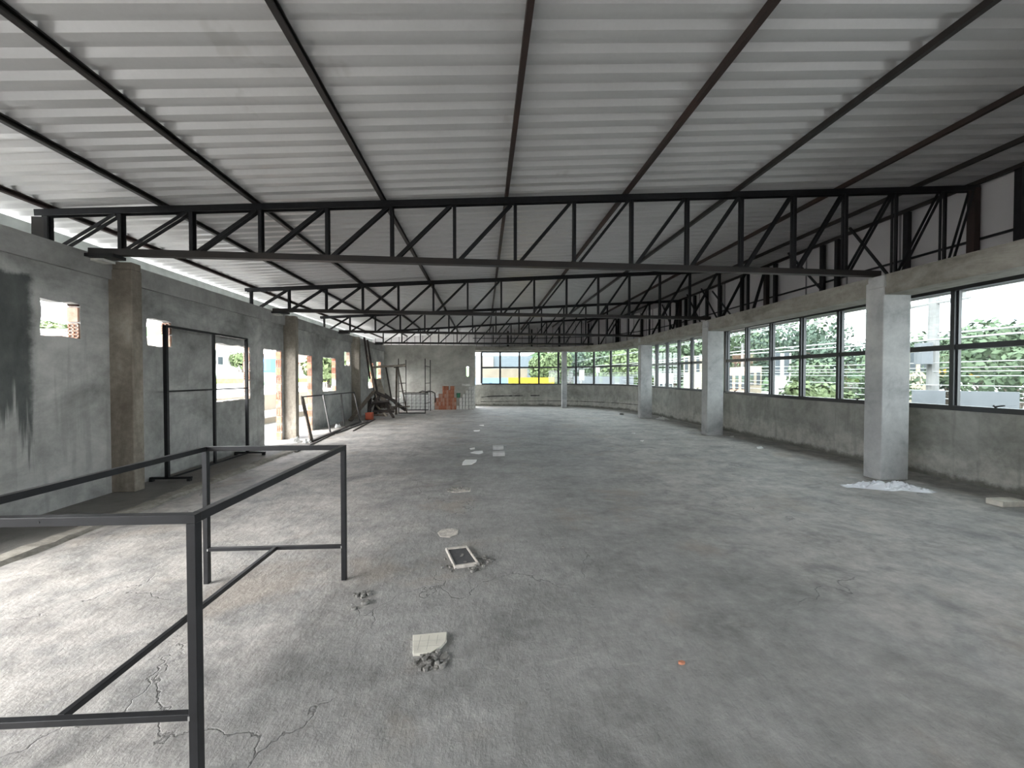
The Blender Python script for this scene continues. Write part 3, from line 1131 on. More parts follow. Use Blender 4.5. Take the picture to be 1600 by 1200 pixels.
window(4, [s_of_y(15.42)] + [s_px(v) for v in (1008, 981, 954.5, 928, 900, 872.7)], 'curved window bay between the third and the slender far column', [s_px(1000)])
window(5, [s_px(v) for v in (872.3, 842, 811.5, 781.5, 752.5)], 'far window bay between the slender column and the back wall', [s_px(766), s_px(827)])

# ------------------------------------------------------------------ foreground steel table frame
def frame_table():
    x0, x1, ya, yb = -2.095, -1.085, 1.545, 3.02
    root = empty('steel_table_frame', ((x0 + x1) / 2, (ya + yb) / 2, 0), 'black square-tube table frame standing in the foreground', 'frame')
    s = 0.034
    for (x, y) in ((x0, ya), (x1, ya), (x0, yb), (x1, yb)):
        part('leg', MB().box(x - s / 2, x + s / 2, y - s / 2, y + s / 2, 0.0, 1.0), 'steel', root, bevel=0.002)
    for y in (ya, yb):
        part('top_rail', MB().box(x0 - s / 2, x1 + s / 2, y - s / 2, y + s / 2, 1.0, 1.034), 'steel', root, bevel=0.002)
        part('lower_rail', MB().box(x0 + s / 2, x1 - s / 2, y - 0.013, y + 0.013, 0.245, 0.271), 'steel', root, bevel=0.002)
    for x in (x0, x1):
        part('top_rail', MB().box(x - s / 2, x + s / 2, ya + s / 2, yb - s / 2, 1.0, 1.034), 'steel', root, bevel=0.002)
    xm = (x0 + x1) / 2
    part('lower_rail', MB().box(xm - 0.013, xm + 0.013, ya + 0.013, yb - 0.013, 0.245, 0.271), 'steel', root, bevel=0.002)
    part('drilled_hole', MB().tube([(-1.62, ya - 0.0185, 1.017), (-1.62, ya - 0.0165, 1.017)], 0.004, 10), 'black', root)
    for x in (x0, x1):
        mb = MB()
        for y in (ya, yb):
            mb.box(x - 0.019 if x > xm else x + 0.012, x - 0.012 if x > xm else x + 0.019, y - 0.0185, y + 0.0185, 0.25, 0.267)
        part('weld', mb, 'tin', root)
    root.rotation_euler.z = -0.02


frame_table()

# tall steel screen frame standing by the left wall
def screen_frame():
    x = -4.72
    ys = [6.08, 7.10, 8.03]
    root = empty('steel_screen_frame', (x, 7.05, 0), 'tall black steel frame with two feet standing by the left wall', 'frame')
    for i, y in enumerate(ys):
        w_ = 0.05 if i != 1 else 0.035
        part('post', MB().box(x - w_ / 2, x + w_ / 2, y - 0.02, y + 0.02, 0.04, 2.33), 'steel', root)
    part('top_rail', MB().box(x - 0.018, x + 0.018, ys[0] + 0.02, ys[-1] - 0.02, 2.30, 2.335), 'steel', root)
    part('middle_rail', MB().box(x - 0.012, x + 0.012, ys[0] + 0.02, ys[-1] - 0.02, 1.33, 1.355), 'steel', root)
    part('bottom_rail', MB().box(x - 0.012, x + 0.012, ys[0] + 0.02, ys[-1] - 0.02, 0.03, 0.055), 'steel', root)
    for y in (ys[0], ys[-1]):
        f_ = part('foot', MB().box(x - 0.24, x + 0.34, y - 0.02, y + 0.02, 0.035, 0.065), 'steel', root)
        for xx in (x - 0.22, x + 0.31):
            part('foot_pad', MB().box(xx - 0.022, xx + 0.022, y - 0.025, y + 0.025, 0.0, 0.045), 'black', f_)


screen_frame()

# steel gate frame leaning against the left wall
def leaning_frame():
    root = empty('leaning_gate_frame', (-4.6, 12.2, 0), 'low grey steel frame leaning on the left wall beyond the doorways', 'frame')
    base = [(487, 689), (516, 675), (538, 666), (561, 655)]
    top = [(472, 620), (505, 618), (533, 616), (553, 613)]
    base[3] = (563, 659)
    B = [at(*b, 'Z', 0.03) for b in base]
    T = [at(*t, 'Z', 1.03) for t in top]
    for i in range(4):
        part('upright', MB().bar(B[i], T[i], 0.10 if i == 0 else 0.05, 0.03, side=(0, 1, 0)), 'primer' if i else 'timber', root)
    part('top_rail', MB().bar(T[0], T[3], 0.035), 'steel', root)
    part('bottom_rail', MB().bar(B[0], B[3], 0.09, 0.04, side=(1, 0, 0)), 'primer', root)


leaning_frame()

# kerb along the strip with the wall's shade painted in
def kerb():
    mb = MB()
    y = 1.2
    prev = None
    pts = []
    while y < 8.95:
        pts.append((y, -4.13 + U(-0.02, 0.02), -3.98 + U(-0.015, 0.015), 0.035 + U(-0.008, 0.012)))
        y += 0.12
    n = len(pts)
    for (yy, a, b, h) in pts:
        mb.v += [(a - 0.03, yy, 0.001), (a, yy, h), (b, yy, h * 0.9), (b + 0.04, yy, 0.001)]
    for i in range(n - 1):
        for k in range(3):
            mb.f.append((4 * i + k, 4 * i + k + 1, 4 * i + k + 5, 4 * i + k + 4))
        mb.f.append((4 * i + 3, 4 * i, 4 * i + 4, 4 * i + 7))
    mb.f.append((0, 3, 2, 1))
    mb.f.append((4 * n - 4, 4 * n - 3, 4 * n - 2, 4 * n - 1))
    single('mortar_kerb', mb, 'kerb', 'low rough mortar kerb along the floor beside the left wall', 'kerb', kind='structure')


kerb()

# ------------------------------------------------------------------ things on the floor
def gpt(x, y, z=0.0):
    q = at(x, y, 'Z', z)
    return (q.x, q.y)


def ccw(p):
    a = sum(p[i][0] * p[(i + 1) % len(p)][1] - p[(i + 1) % len(p)][0] * p[i][1] for i in range(len(p)))
    return p if a > 0 else p[::-1]


# pale tile set in the floor
P = ccw([gpt(645, 996), gpt(698, 991), gpt(698, 1004), gpt(690, 1013), gpt(673, 1024), gpt(645, 1026)])
c_ = (sum(p[0] for p in P) / len(P), sum(p[1] for p in P) / len(P))
root = empty('broken_tile', (*c_, 0), 'broken cream mosaic tile with a cut corner set in the near floor', 'tile')
part('tile_face', MB().prism(P, 0.0, 0.016), 'tile', root, bevel=0.002)
g_ = MB()
x0 = min(p[0] for p in P)
for k in range(1, 5):
    x = x0 + 0.05 * k
    g_.box(x - 0.0012, x + 0.0012, 2.17 + (0.04 if k > 2 else 0), 2.292, 0.0155, 0.0165)
for k in range(2):
    y = 2.20 + 0.045 * k
    g_.box(x0 + 0.005, x0 + 0.17, y - 0.001, y + 0.001, 0.0155, 0.0165)
part('grout_lines', g_, 'tile_line', root)


def rubble(pt, r, n, name, label, zmax=0.012, seed=1):
    rr = random.Random(seed)
    mb = MB()
    for k in range(n):
        a, d = rr.random() * 6.28, r * math.sqrt(rr.random())
        x, y = pt[0] + d * math.cos(a), pt[1] + d * math.sin(a) * 0.7
        s = 0.004 + 0.012 * rr.random()
        h = s * (0.5 + rr.random())
        q = [(x + s * math.cos(t + a) * (0.7 + 0.6 * rr.random()), y + s * math.sin(t + a) * (0.7 + 0.6 * rr.random())) for t in (0, 1.2, 2.4, 3.6, 4.9)]
        mb.prism(ccw(q), 0.0, h)
    return single(name, mb, 'chip', label, 'rubble', kind='stuff')


rubble((-0.29, 2.10), 0.10, 60, 'rubble', 'crumbled concrete around the broken cream tile', seed=3)
rubble((-0.15, 3.2), 0.22, 60, 'rubble', 'crumbled mortar around the dark square cover', seed=4)
rubble((-0.36, 5.33), 0.17, 60, 'rubble', 'crumbs round the shallow pit in the middle of the floor', seed=5)
rubble((-0.87, 2.78), 0.06, 22, 'rubble', 'small heap of crumbs beside the table frame leg', seed=6)

# dark square cover with a pale rim
P = [Vector(gpt(*q)) for q in ((700, 861), (728, 858), (744, 881), (712, 886))]
cc = sum(P, Vector((0, 0))) / 4
root = empty('floor_box', (*cc, 0), 'square floor box with dark cover and pale mortar rim', 'floor box')
rim = [cc + (p - cc) * 1.22 for p in P]
mb = MB()
for i in range(4):
    j = (i + 1) % 4
    a, b, c, d = rim[i], rim[j], P[j], P[i]
    mb.quadbox([(*a, 0), (*b, 0), (*c, 0), (*d, 0), (*(a + (d - a) * .3), 0.022), (*(b + (c - b) * .3), 0.022), (*c, 0.018), (*d, 0.018)])
part('rim', mb, 'mortar', root)
part('cover', MB().prism(ccw([tuple(p) for p in P]), 0.0, 0.012), 'dark_cover', root)
# irregular mortar smears on the floor
for (pts, l) in (([(684, 833), (690, 828), (706, 826), (716, 829), (715, 835), (703, 840), (688, 839)], 'thin pale mortar patch beyond the dark square cover'),
                 ([(699, 768), (706, 763), (722, 762), (736, 763), (735, 768), (712, 770)], 'pale mortar filling a shallow pit in the floor')):
    single('mortar_patch', MB().prism(ccw([gpt(*q) for q in pts]), 0.0, 0.006), 'mortar', l, 'mortar patch')
scr = [([(723, 723), (727, 719), (745, 719), (744, 722), (737, 726), (722, 727)], 'white paper sheet, nearest of the scraps beside the two blocks'),
       ([(735, 708), (741, 706), (754, 705), (755, 708), (748, 710)], 'crumpled white paper scrap left of the two blocks'),
       ([(734, 701), (742, 700), (742, 702), (735, 703)], 'small white scrap, second beyond the paper sheet'),
       ([(740, 673), (750, 672.3), (749, 674), (741, 674.2)], 'white scrap lying far up the middle of the floor'),
       ([(749, 664.7), (756, 664.3), (756, 665.5)], 'tiny white scrap, farthest up the middle of the floor'),
       ([(1140, 682), (1147, 681.5), (1146, 683)], 'tiny white scrap beside the second window-side column'),
       ([(1182, 699), (1190, 698), (1193, 701), (1184, 702)], 'white scrap on the floor between the two near columns'),
       ([(986, 677), (993, 676.5), (992, 678.5)], 'tiny white scrap right of the floor middle'),
       ([(1000, 689), (1006, 688.3), (1004, 690.5)], 'tiny white scrap, nearer one right of the floor middle')]
for pts, l in scr:
    single('paper_scrap', MB().prism(ccw([gpt(*q) for q in pts]), 0.001, 0.012), 'white', l, 'paper scrap', 'white scraps on the floor')
for (a, b, l) in (((770, 703), (787, 697), 'grey concrete block on the floor, farther of the two'), ((770, 713), (789, 707), 'grey concrete block on the floor, nearer of the two')):
    q = gpt(*a)
    w_ = (a and (gpt(b[0], a[1])[0] - q[0]))
    mb = MB().box(0, w_, 0, 0.17, 0, 0.075)
    mb.v = [(x + q[0], y + q[1], z) for x, y, z in mb.v]
    single('concrete_block', mb, 'block_floor', l, 'block', 'two blocks in the middle of the floor', bevel=0.004)
# pale brick at the right edge
q = gpt(1567, 793)
mb = MB().box(q[0], q[0] + 0.33, q[1], q[1] + 0.16, 0, 0.07)
single('pale_brick', mb, 'brick_beige', 'pale brick lying by the right frame edge near the window wall', 'brick', bevel=0.006)
q = gpt(1065, 1037)
single('clay_chip', MB().prism(ccw([(q[0] + 0.02 * math.cos(t), q[1] + 0.012 * math.sin(t)) for t in (0, 1.1, 2.3, 3.3, 4.4, 5.4)]), 0, 0.012), 'brick', 'small red clay chip alone on the near floor', 'chip', bevel=0.002)
for (px, l, s) in (((570, 943), 'small grey stone by the foot of the table frame', 0.03), ((553, 952), 'dark pebble beside the small grey stone', 0.018), ((972, 648), 'dark lump on the far floor before the curved window', 0.09), ((880, 855), 'brown speck of earth in the floor middle', 0.012)):
    q = gpt(*px)
    mb = MB().prism(ccw([(q[0] + s * math.cos(t) * U(.8, 1.2), q[1] + s * math.sin(t)) for t in (0, 0.9, 1.8, 2.7, 3.6, 4.5, 5.4)]), 0, s * 0.7)
    single('stone', mb, 'chip', l, 'stone', bevel=s * 0.2)


def crumple(cx, cy, sx, sy, h, label, seed, name='plastic_sheet', mat='plastic', nx=34, ny=22, rot=0.0, cat='plastic sheet', pts=None):
    rnd = random.Random(seed)
    mb = MB()
    for j in range(ny + 1):
        for i in range(nx + 1):
            u, v = i / nx * 2 - 1, j / ny * 2 - 1
            rx = 1 + 0.18 * noise.noise(Vector((v * 2, seed, 0)))
            ry = 1 + 0.45 * noise.noise(Vector((u * 2.2, seed, 5)))
            taper = 0.35 + 0.65 * min(1, (u + 1) * 0.9)
            x, y = u * sx / 2 * rx, v * sy / 2 * ry * taper
            e = (1 - abs(u) ** 3) * (1 - abs(v) ** 3)
            z = abs(noise.noise(Vector((x * 9, y * 13, seed)))) * h * 1.6 * e + abs(noise.noise(Vector((x * 30, y * 34, seed + 3)))) * h * 0.6 * e + 0.004
            c, s = math.cos(rot), math.sin(rot)
            mb.v.append((cx + x * c - y * s, cy + x * s + y * c, z))
    for j in range(ny):
        for i in range(nx):
            o = j * (nx + 1) + i
            mb.f.append((o, o + 1, o + nx + 2, o + nx + 1))
    return single(name, mb, mat, label, cat, org=(cx, cy, 0))


crumple(5.62, 5.0, 1.05, 0.42, 0.085, 'crumpled clear plastic sheet at the foot of the nearest column', 11, rot=-0.18)
crumple(6.62, 13.85, 0.42, 0.5, 0.10, 'crumpled white plastic by the third window-side column', 13, mat='white', nx=14, ny=10)
crumple(-4.55, 9.55, 0.28, 0.3, 0.14, 'white plastic bag at the doorway, left one', 17, mat='white', nx=14, ny=10, name='plastic_bag', cat='plastic bag')
crumple(-4.22, 9.5, 0.2, 0.25, 0.12, 'white plastic bag at the doorway, right one', 19, mat='white', nx=14, ny=10, name='plastic_bag', cat='plastic bag')
q = gpt(527, 668)
crumple(q[0], q[1], 0.16, 0.3, 0.14, 'small white plastic ball behind the leaning frame foot', 23, mat='white', nx=12, ny=10, name='plastic_bag', cat='plastic bag')

# strips of steel on the floor beside the leaning frame
for (a, b, m_, w_, l) in (((462, 706), (524, 676), 'primer', 0.05, 'dark steel bar on the floor, nearest of the bars'),
                          ((522, 676), (556, 665), 'tin', 0.03, 'thin galvanised strip beyond the nearest dark bar'),
                          ((528, 673), (546, 667), 'white', 0.07, 'pale board lying beyond the leaning frame'),
                          ((548, 665), (566, 658.5), 'white', 0.07, 'pale board lying toward the timber heap'),
                          ((526, 677), (575, 659), 'primer', 0.03, 'long thin dark bar lying toward the timber heap'),
                          ((552, 673), (586, 655), 'primer', 0.03, 'dark bar lying askew in front of the timber heap')):
    p, q = at(*a, 'Z', 0.014), at(*b, 'Z', 0.014)
    single('steel_bar', MB().bar(p, q, 0.024, w_), m_, l, 'bar', 'bars and boards on the floor by the left wall')

# ------------------------------------------------------------------ timber heap, trestle, scaffold
TG = 'timbers heaped in the far left corner'


def timber(a, b, w_, t_, mat, label, ax=('Y', 'Y'), name='timber_plank', d=None):
    p, q = at(a[0], a[1], ax[0], a[2]), at(b[0], b[1], ax[1], b[2])
    for v in (p, q):
        v.x = max(v.x, XL + 0.06 + w_ * 0.3)
        v.z = max(v.z, t_ * 0.6)
    o = single(name, MB().bar(p, q, w_, t_, side=(1, 0.2, 0)), mat, label, 'timber', TG)
    return o


timber((569, 527, 15.6), (578, 592, 15.7), 0.07, 0.05, 'timber_dark', 'long dark pole leaning high against the left wall, left one')
timber((574, 531, 15.9), (588, 620, 15.6), 0.07, 0.05, 'timber_dark', 'long dark pole leaning high against the left wall, right one')
timber((573, 548, 15.7), (590, 628, 15.3), 0.05, 0.04, 'timber_pale', 'pale thin pole leaning between the dark poles')
timber((584, 612, 15.4), (547, 659, 13.95), 0.13, 0.05, 'timber', 'broad grey plank sloping down to the left at the heap')
timber((590, 592, 15.9), (600, 628, 15.7), 0.22, 0.04, 'timber_pale', 'short wide tan board standing on end in the heap')
timber((584, 592, 15.6), (592, 640, 15.3), 0.16, 0.05, 'timber_dark', 'wide dark board standing in the heap')
timber((586, 612, 15.2), (620, 628, 15.2), 0.10, 0.06, 'timber_dark', 'dark joist sloping right across the heap')
timber((600, 616, 15.9), (634, 641, 17.2), 0.13, 0.07, 'timber_dark', 'heavy dark joist sloping down to the scaffold foot')
timber((603, 574, 16.6), (612, 625, 16.4), 0.06, 0.06, 'timber_dark', 'dark prop leaning left of the trestle')
timber((604, 624, 16.3), (613, 630, 16.1), 0.10, 0.02, 'white', 'short white board in the heap')
timber((582, 630, 14.9), (608, 627, 14.9), 0.12, 0.08, 'timber_dark', 'dark beam lying across the heap, upper one')
timber((583, 642, 14.9), (616, 643, 14.9), 0.12, 0.07, 'timber_dark', 'dark beam lying across the heap, lower one')
timber((580, 648, 14.9), (606, 649, 14.8), 0.09, 0.07, 'timber', 'brown batten at the foot of the heap')
timber((576, 640, 14.8), (592, 620, 15.0), 0.09, 0.06, 'timber_dark', 'dark batten propped at the left of the heap')
timber((607, 640, 14.9), (615, 652, 14.5), 0.08, 0.06, 'timber_dark', 'dark batten end pointing at the camera from the heap')
timber((602, 628, 15.3), (611, 646, 14.8), 0.09, 0.06, 'timber_dark', 'dark strut at the right of the heap')
timber((588, 634, 15.2), (604, 650, 14.7), 0.05, 0.05, 'timber_pale', 'thin pale batten poking out of the heap')
timber((595, 636, 15.2), (610, 634, 15.2), 0.12, 0.05, 'timber', 'brown board end in the middle of the heap')
timber((584, 622, 15.4), (603, 636, 15.3), 0.14, 0.07, 'timber_dark', 'thick dark board end low in the middle of the heap')
timber((591, 618, 15.6), (586, 646, 15.1), 0.16, 0.05, 'timber_dark', 'dark board propped upright at the left of the heap')
timber((578, 622, 15.3), (577, 644, 15.1), 0.14, 0.06, 'timber_dark', 'dark board standing against the wall above the orange crate')
timber((597, 622, 15.8), (609, 634, 15.6), 0.12, 0.06, 'timber_dark', 'short dark joist resting on the upper cross beam')
timber((592, 645, 15.0), (618, 638, 15.3), 0.08, 0.05, 'timber', 'grey batten fanning out right at the foot of the heap')
timber((609, 636, 16.0), (640, 635, 16.4), 0.10, 0.05, 'timber', 'brown plank lying behind the scaffold foot')

# trestle: long plank on props
root = empty('timber_trestle', (-3.9, 16.7, 0), 'timber trestle with a long plank on props between the wall and the scaffold', 'trestle')
for (n_, a, b, w_, t_, m_) in (('plank', (578, 574, 16.6), (634, 571, 16.9), 0.09, 0.07, 'timber_pale'), ('prop', (620, 572, 16.9), (619, 647, 16.35), 0.08, 0.05, 'timber'), ('prop', (622, 574, 16.9), (636, 642, 17.0), 0.05, 0.04, 'timber'),
                              ('cross_piece', (615, 573, 16.8), (633, 570.5, 16.95), 0.12, 0.04, 'timber_dark')):
    p, q = at(a[0], a[1], 'Y', a[2]), at(b[0], b[1], 'Y', b[2])
    if q.z < 0.2: q.z = 0.0
    part(n_, MB().bar(p, q, w_, t_), m_, root)


def scaffold(p, q, label, plates):
    root = empty('scaffold_frame', (*p, 0), label, 'scaffold frame', 'steel scaffold frames')
    for a in (p, q):
        part('standard', MB().tube([(*a, 0), (*a, 2.37)], 0.02), 'primer', root)
    for z in (0.42, 0.95, 1.30, 2.05):
        part('rung', MB().tube([(*p, z), (*q, z)], 0.014), 'primer', root)


pA, qA = gpt(623, 646), gpt(634.5, 642.5)
pB, qB = gpt(664.5, 646), gpt(672.5, 642)
scaffold(pA, qA, 'ladder-like steel scaffold frame beside the trestle', 1)
scaffold(pB, qB, 'ladder-like steel scaffold frame in front of the brick stacks', 1)
root = empty('mesh_panel', (-3.0, 17.5, 0), 'steel mesh guard panel slung between the two scaffold frames', 'mesh panel')
a, b = Vector((*qA, 0)), Vector((*qB, 0))
a.y = b.y = 17.46
for z, r_ in ((0.86, 0.024), (0.80, 0.016), (0.10, 0.02)):
    part('rail', MB().tube([a + Vector((0, 0, z)), b + Vector((0, 0, z))], r_), 'primer', root)
mb = MB()
for k in range(7):
    p = a.lerp(b, k / 6)
    mb.tube([p + Vector((0, 0, 0.10)), p + Vector((0, 0, 0.86))], 0.008, 6)
for k in range(4):
    mb.tube([a + Vector((0, 0, 0.24 + 0.15 * k)), b + Vector((0, 0, 0.24 + 0.15 * k))], 0.004, 6)
part('mesh', mb, 'primer', root)
single('steel_tube', MB().tube([(*pA, 0.02), (*pB, 0.02)], 0.018), 'primer', 'thin steel tube on the floor between the scaffold feet', 'tube')

# orange crate
q = gpt(576, 656)
root = empty('orange_crate', (q[0], q[1], 0), 'small orange-red crate on the floor before the timber heap', 'crate')
c = MB()
x0, y0, w_, t_ = q[0] - 0.12, q[1], 0.24, 0.012
for (a, b, e, f2) in ((x0, x0 + w_, y0, y0 + t_), (x0, x0 + w_, y0 + 0.2, y0 + 0.2 + t_), (x0, x0 + t_, y0, y0 + 0.2), (x0 + w_ - t_, x0 + w_, y0, y0 + 0.2)):
    c.box(a, b, e, f2, 0, 0.26)
c.box(x0, x0 + w_, y0, y0 + 0.2, 0, 0.01)
part('body', c, 'orange', root)
part('rim', MB().box(x0 - 0.008, x0 + w_ + 0.008, y0 - 0.008, y0 + 0.004, 0.235, 0.262), 'orange', root)


# ------------------------------------------------------------------ brick and block stacks
def hollow(w_, d_, h_, nx, nz, t_):
    """block with cells open to the front (-Y) face"""
    mb = MB()
    mb.box(0, w_, t_ + 0.02, d_, 0, h_)
    for i in range(nx + 1):
        x = (w_ - t_) * i / nx
        mb.box(x, x + t_, 0, t_ + 0.02, 0, h_)
    for j in range(nz + 1):
        z = (h_ - t_) * j / nz
        mb.box(0, w_, 0, t_ + 0.02, z, z + t_)
    return mb


def stack(name, proto, mat, cols, x0, y0, pitch_x, pitch_z, group, cat, labels, jx=0.008, rows2=None, depth=1, pitch_y=0.2, mats=None):
    me = proto.mesh(name, (0, 0, 0))
    me.materials.append(M[mat])
    alt = None
    if mats:
        alt = me.copy()
        alt.materials.clear()
        alt.materials.append(M[mats])
    for c_, n_ in enumerate(cols):
        for r_ in range(n_):
            for d in range(depth):
                if d and r_ < n_ - 1 and c_ not in (0, len(cols) - 1):
                    continue       # inner bricks nobody can see
                o = bpy.data.objects.new(name, alt if (alt and R() < 0.35) else me)
                COL.objects.link(o)
                o.location = (x0 + pitch_x * c_ + U(-jx, jx) * 0.5, y0 + d * pitch_y + U(-0.012, 0.012), r_ * pitch_z)
                o.rotation_euler = (0, 0, U(-0.015, 0.015))
                tag(o, labels(c_, r_, d, n_), cat, group)




def lab(kind, stackname):
    def f_(c_, r_, d, n_):
        return '%s%s, %s course up, %s column from the left' % (kind, ' at the back' if d else '', ORD[r_], ORD[c_])
    return f_


YS = 18.75
stack('hollow_brick', hollow(0.084, 0.19, 0.183, 1, 2, 0.012), 'brick', [3, 3, 4, 4, 6, 6, 6, 5, 6, 6, 3], -2.36, YS, 0.0925, 0.19, 'orange hollow bricks stacked by the back wall', 'brick', lab('orange brick', 'the orange stack'), depth=2, mats='brick_pale')
stack('concrete_block', MB().box(0, 0.128, 0, 0.38, 0, 0.182), 'block_grey', [1, 3, 4, 5, 6, 6], -1.33, YS, 0.150, 0.19, 'grey blocks stacked by the back wall', 'block', lab('grey block', 'the grey stack'), depth=1)
stack('pale_block', hollow(0.186, 0.30, 0.184, 3, 3, 0.018), 'block_white', [3, 3, 4, 4, 4, 4, 4, 4, 4, 4], -4.40, YS + 0.05, 0.201, 0.192, 'pale hollow blocks stacked by the back wall', 'block', lab('pale hollow block', 'the pale stack'))
single('concrete_block', MB().box(-1.06, -0.68, YS, YS + 0.14, 1.142, 1.25), 'block_grey', 'grey block lying flat on top of the grey stack', 'block')
# odds and ends on the stacks
single('plastic_tub', MB().tube([(-1.24, YS + 0.1, 0.57), (-1.24, YS + 0.1, 0.80)], [0.08, 0.10], 14), 'green_plastic', 'small green tub standing on the grey blocks', 'tub')
pts = [(-3.1, YS + 0.02, 0.84), (-2.95, YS - 0.02, 0.90), (-2.75, YS, 0.86), (-2.5, YS - 0.01, 0.88), (-2.36, YS - 0.03, 0.80), (-2.33, YS - 0.05, 0.55), (-2.34, YS - 0.05, 0.35)]
single('black_hose', MB().tube(pts, 0.028, 8), 'black', 'black hose lying over the pale blocks and hanging down', 'hose', smooth=True)
cr_ = crumple(-2.72, YS + 0.14, 0.34, 0.2, 0.12, 'white bag lying on top of the pale blocks', 31, name='cement_bag', mat='white', nx=12, ny=10, cat='bag')
cr_.location.z = 0.775
cr_ = crumple(-2.26, YS + 0.14, 0.22, 0.2, 0.28, 'pale sack standing on the low end of the orange stack', 37, name='cement_bag', mat='block_white', nx=12, ny=10, cat='bag')
cr_.location.z = 0.57

# ------------------------------------------------------------------ outside
GZ = -4.6
gr = MB().prism([(-180, -60), (220, -60), (220, 260), (-180, 260)], GZ - 0.5, GZ)
struct('street_ground', gr, 'asphalt', 'street level far below the hall', 'ground')

# left: neighbour's flat roof, its parapets and the town
struct('neighbour_roof', MB().box(-30, -7.65, -14, 27, -0.6, 0.84).box(-30, -16, 27, 60, -0.6, 0.84), 'slab_pale', 'pale flat roof of the building next door', 'flat roof')
struct('side_gutter', MB().box(-7.65, -6.0, -7, 40, -0.35, -0.03), 'slab_pale', 'narrow pale strip of slab outside the left doorways', 'slab')
single('parapet_wall', MB().box(-7.65, -7.5, -7.0, 40, -0.03, 0.96), 'cream', 'low stained parapet outside the left doorways', 'parapet')
single('parapet_ledge', MB().box(-7.5, -7.25, -7.0, 40, 0.20, 0.42), 'house_white', 'white ledge along the foot of the outside parapet', 'ledge')
single('garden_wall', MB().box(-30.4, -30.2, 2, 90, GZ, 2.15), 'green_wall', 'long pale green wall beyond the flat roof', 'wall')
single('grass_bank', MB().box(-30.2, -29.6, 2, 90, GZ, 1.45), 'grass', 'yellow-green bank in front of the green wall', 'bank', kind='stuff')


def house(x0, x1, y0, y1, z1, mat, label, roof='flat', face='x', z0=GZ, win=(3, 2)):
    root = empty('house', ((x0 + x1) / 2, (y0 + y1) / 2, z0), label, 'building', 'buildings beyond the hall')
    part('walls', MB().box(x0, x1, y0, y1, z0, z1), mat, root)
    if roof == 'gable':
        ym = (y0 + y1) / 2
        mb = MB()
        h = (y1 - y0) * 0.22
        mb.v = [(x0 - .4, y0 - .4, z1), (x1 + .4, y0 - .4, z1), (x1 + .4, y1 + .4, z1), (x0 - .4, y1 + .4, z1), (x0 - .4, ym, z1 + h), (x1 + .4, ym, z1 + h)]
        mb.f = [(0, 1, 5, 4), (2, 3, 4, 5), (0, 4, 3), (1, 2, 5), (0, 3, 2, 1)]
        part('roof', mb, 'roof_tile', root)
    else:
        part('roof', MB().box(x0 - .3, x1 + .3, y0 - .3, y1 + .3, z1, z1 + 0.25), 'house_white', root)
    nx, nz = win
    for j in range(nz):
        for i in range(nx):
            zc = z1 - 1.4 - 2.9 * j
            if zc < z0 + 1: continue
            if face == 'x':      # windows in the face that looks along +X towards the hall
                yc = y0 + (y1 - y0) * (i + 0.5) / nx
                part('window', MB().box(x1 - 0.02, x1 + 0.04, yc - 0.5, yc + 0.5, zc - 0.55, zc + 0.55), 'window_dark', root)
            elif face == '-x':
                yc = y0 + (y1 - y0) * (i + 0.5) / nx
                part('window', MB().box(x0 - 0.04, x0 + 0.02, yc - 0.5, yc + 0.5, zc - 0.55, zc + 0.55), 'window_dark', root)
            else:
                xc = x0 + (x1 - x0) * (i + 0.5) / nx
                part('window', MB().box(xc - 0.5, xc + 0.5, y0 - 0.04, y0 + 0.02, zc - 0.55, zc + 0.55), 'window_dark', root)
    return root


HL = [(-44, -36, 18, 24, 3.6, 'house_pink', 'raw brick house behind the left half of the first left window', 'gable'), (-45, -38, 26, 33, 4.6, 'house_white', 'white house behind the right half of the first left window', 'flat'),
      (-46, -38, 36, 43, 4.0, 'house_pink', 'raw brick house seen left of the blue tank', 'gable'), (-46, -38, 46, 54, 4.4, 'cream', 'cream house seen behind the blue tank', 'flat'),
      (-47, -38, 57, 66, 5.4, 'house_white', 'tall white house seen through the second doorway', 'flat'), (-60, -51, 20, 27, 6.6, 'house_white', 'white house on the second row of the slope', 'gable'),
      (-61, -52, 30, 38, 7.4, 'cream', 'cream house on the second row of the slope, tallest there', 'flat'), (-62, -53, 41, 50, 6.8, 'house_pink', 'raw brick house on the second row of the slope', 'flat'),
      (-63, -54, 54, 64, 7.6, 'house_white', 'white block on the second row of the slope, farther along', 'flat'), (-40, -31.5, 70, 80, 4.2, 'house_pink', 'raw brick house far beyond the second doorway', 'gable'),
      (-72, -62, 9, 17, 10.4, 'house_white', 'white house seen high through the small near opening', 'gable'), (-60, -50, 72, 90, 8.5, 'cream', 'cream block farthest along the slope on the left', 'flat')]
for a in HL:
    house(a[0], a[1], a[2], a[3], a[4], a[5], a[6], a[7], 'x')
# hills all round
def hill(pts, label):
    mb = MB()
    n = len(pts)
    for (x, y, z) in pts:
        mb.v += [(x, y, GZ), (x, y, z), (x * 1.35, y * 1.35, z * 0.8 + 2), (x * 1.35, y * 1.35, GZ)]
    for i in range(n - 1):
        for k in range(4):
            mb.f.append((4 * i + k, 4 * i + (k + 1) % 4, 4 * i + 4 + (k + 1) % 4, 4 * i + 4 + k))
    mb.f.append((0, 1, 2, 3))
    mb.f.append((4 * n - 4, 4 * n - 1, 4 * n - 2, 4 * n - 3))
    struct('wooded_hill', mb, 'hill', label, 'hill')


hill([(-120, -20 + 12 * k, 19 + 4 * math.sin(k * 0.9) + 2 * math.sin(k * 2.3)) for k in range(16)], 'green hill on the skyline beyond the left wall')
hill([(-60 + 12 * k, 170 + 6 * math.sin(k), 10 + 5 * math.sin(k * 0.8 + 1) + 2 * math.sin(k * 2.1)) for k in range(18)], 'green hill on the skyline beyond the far windows')

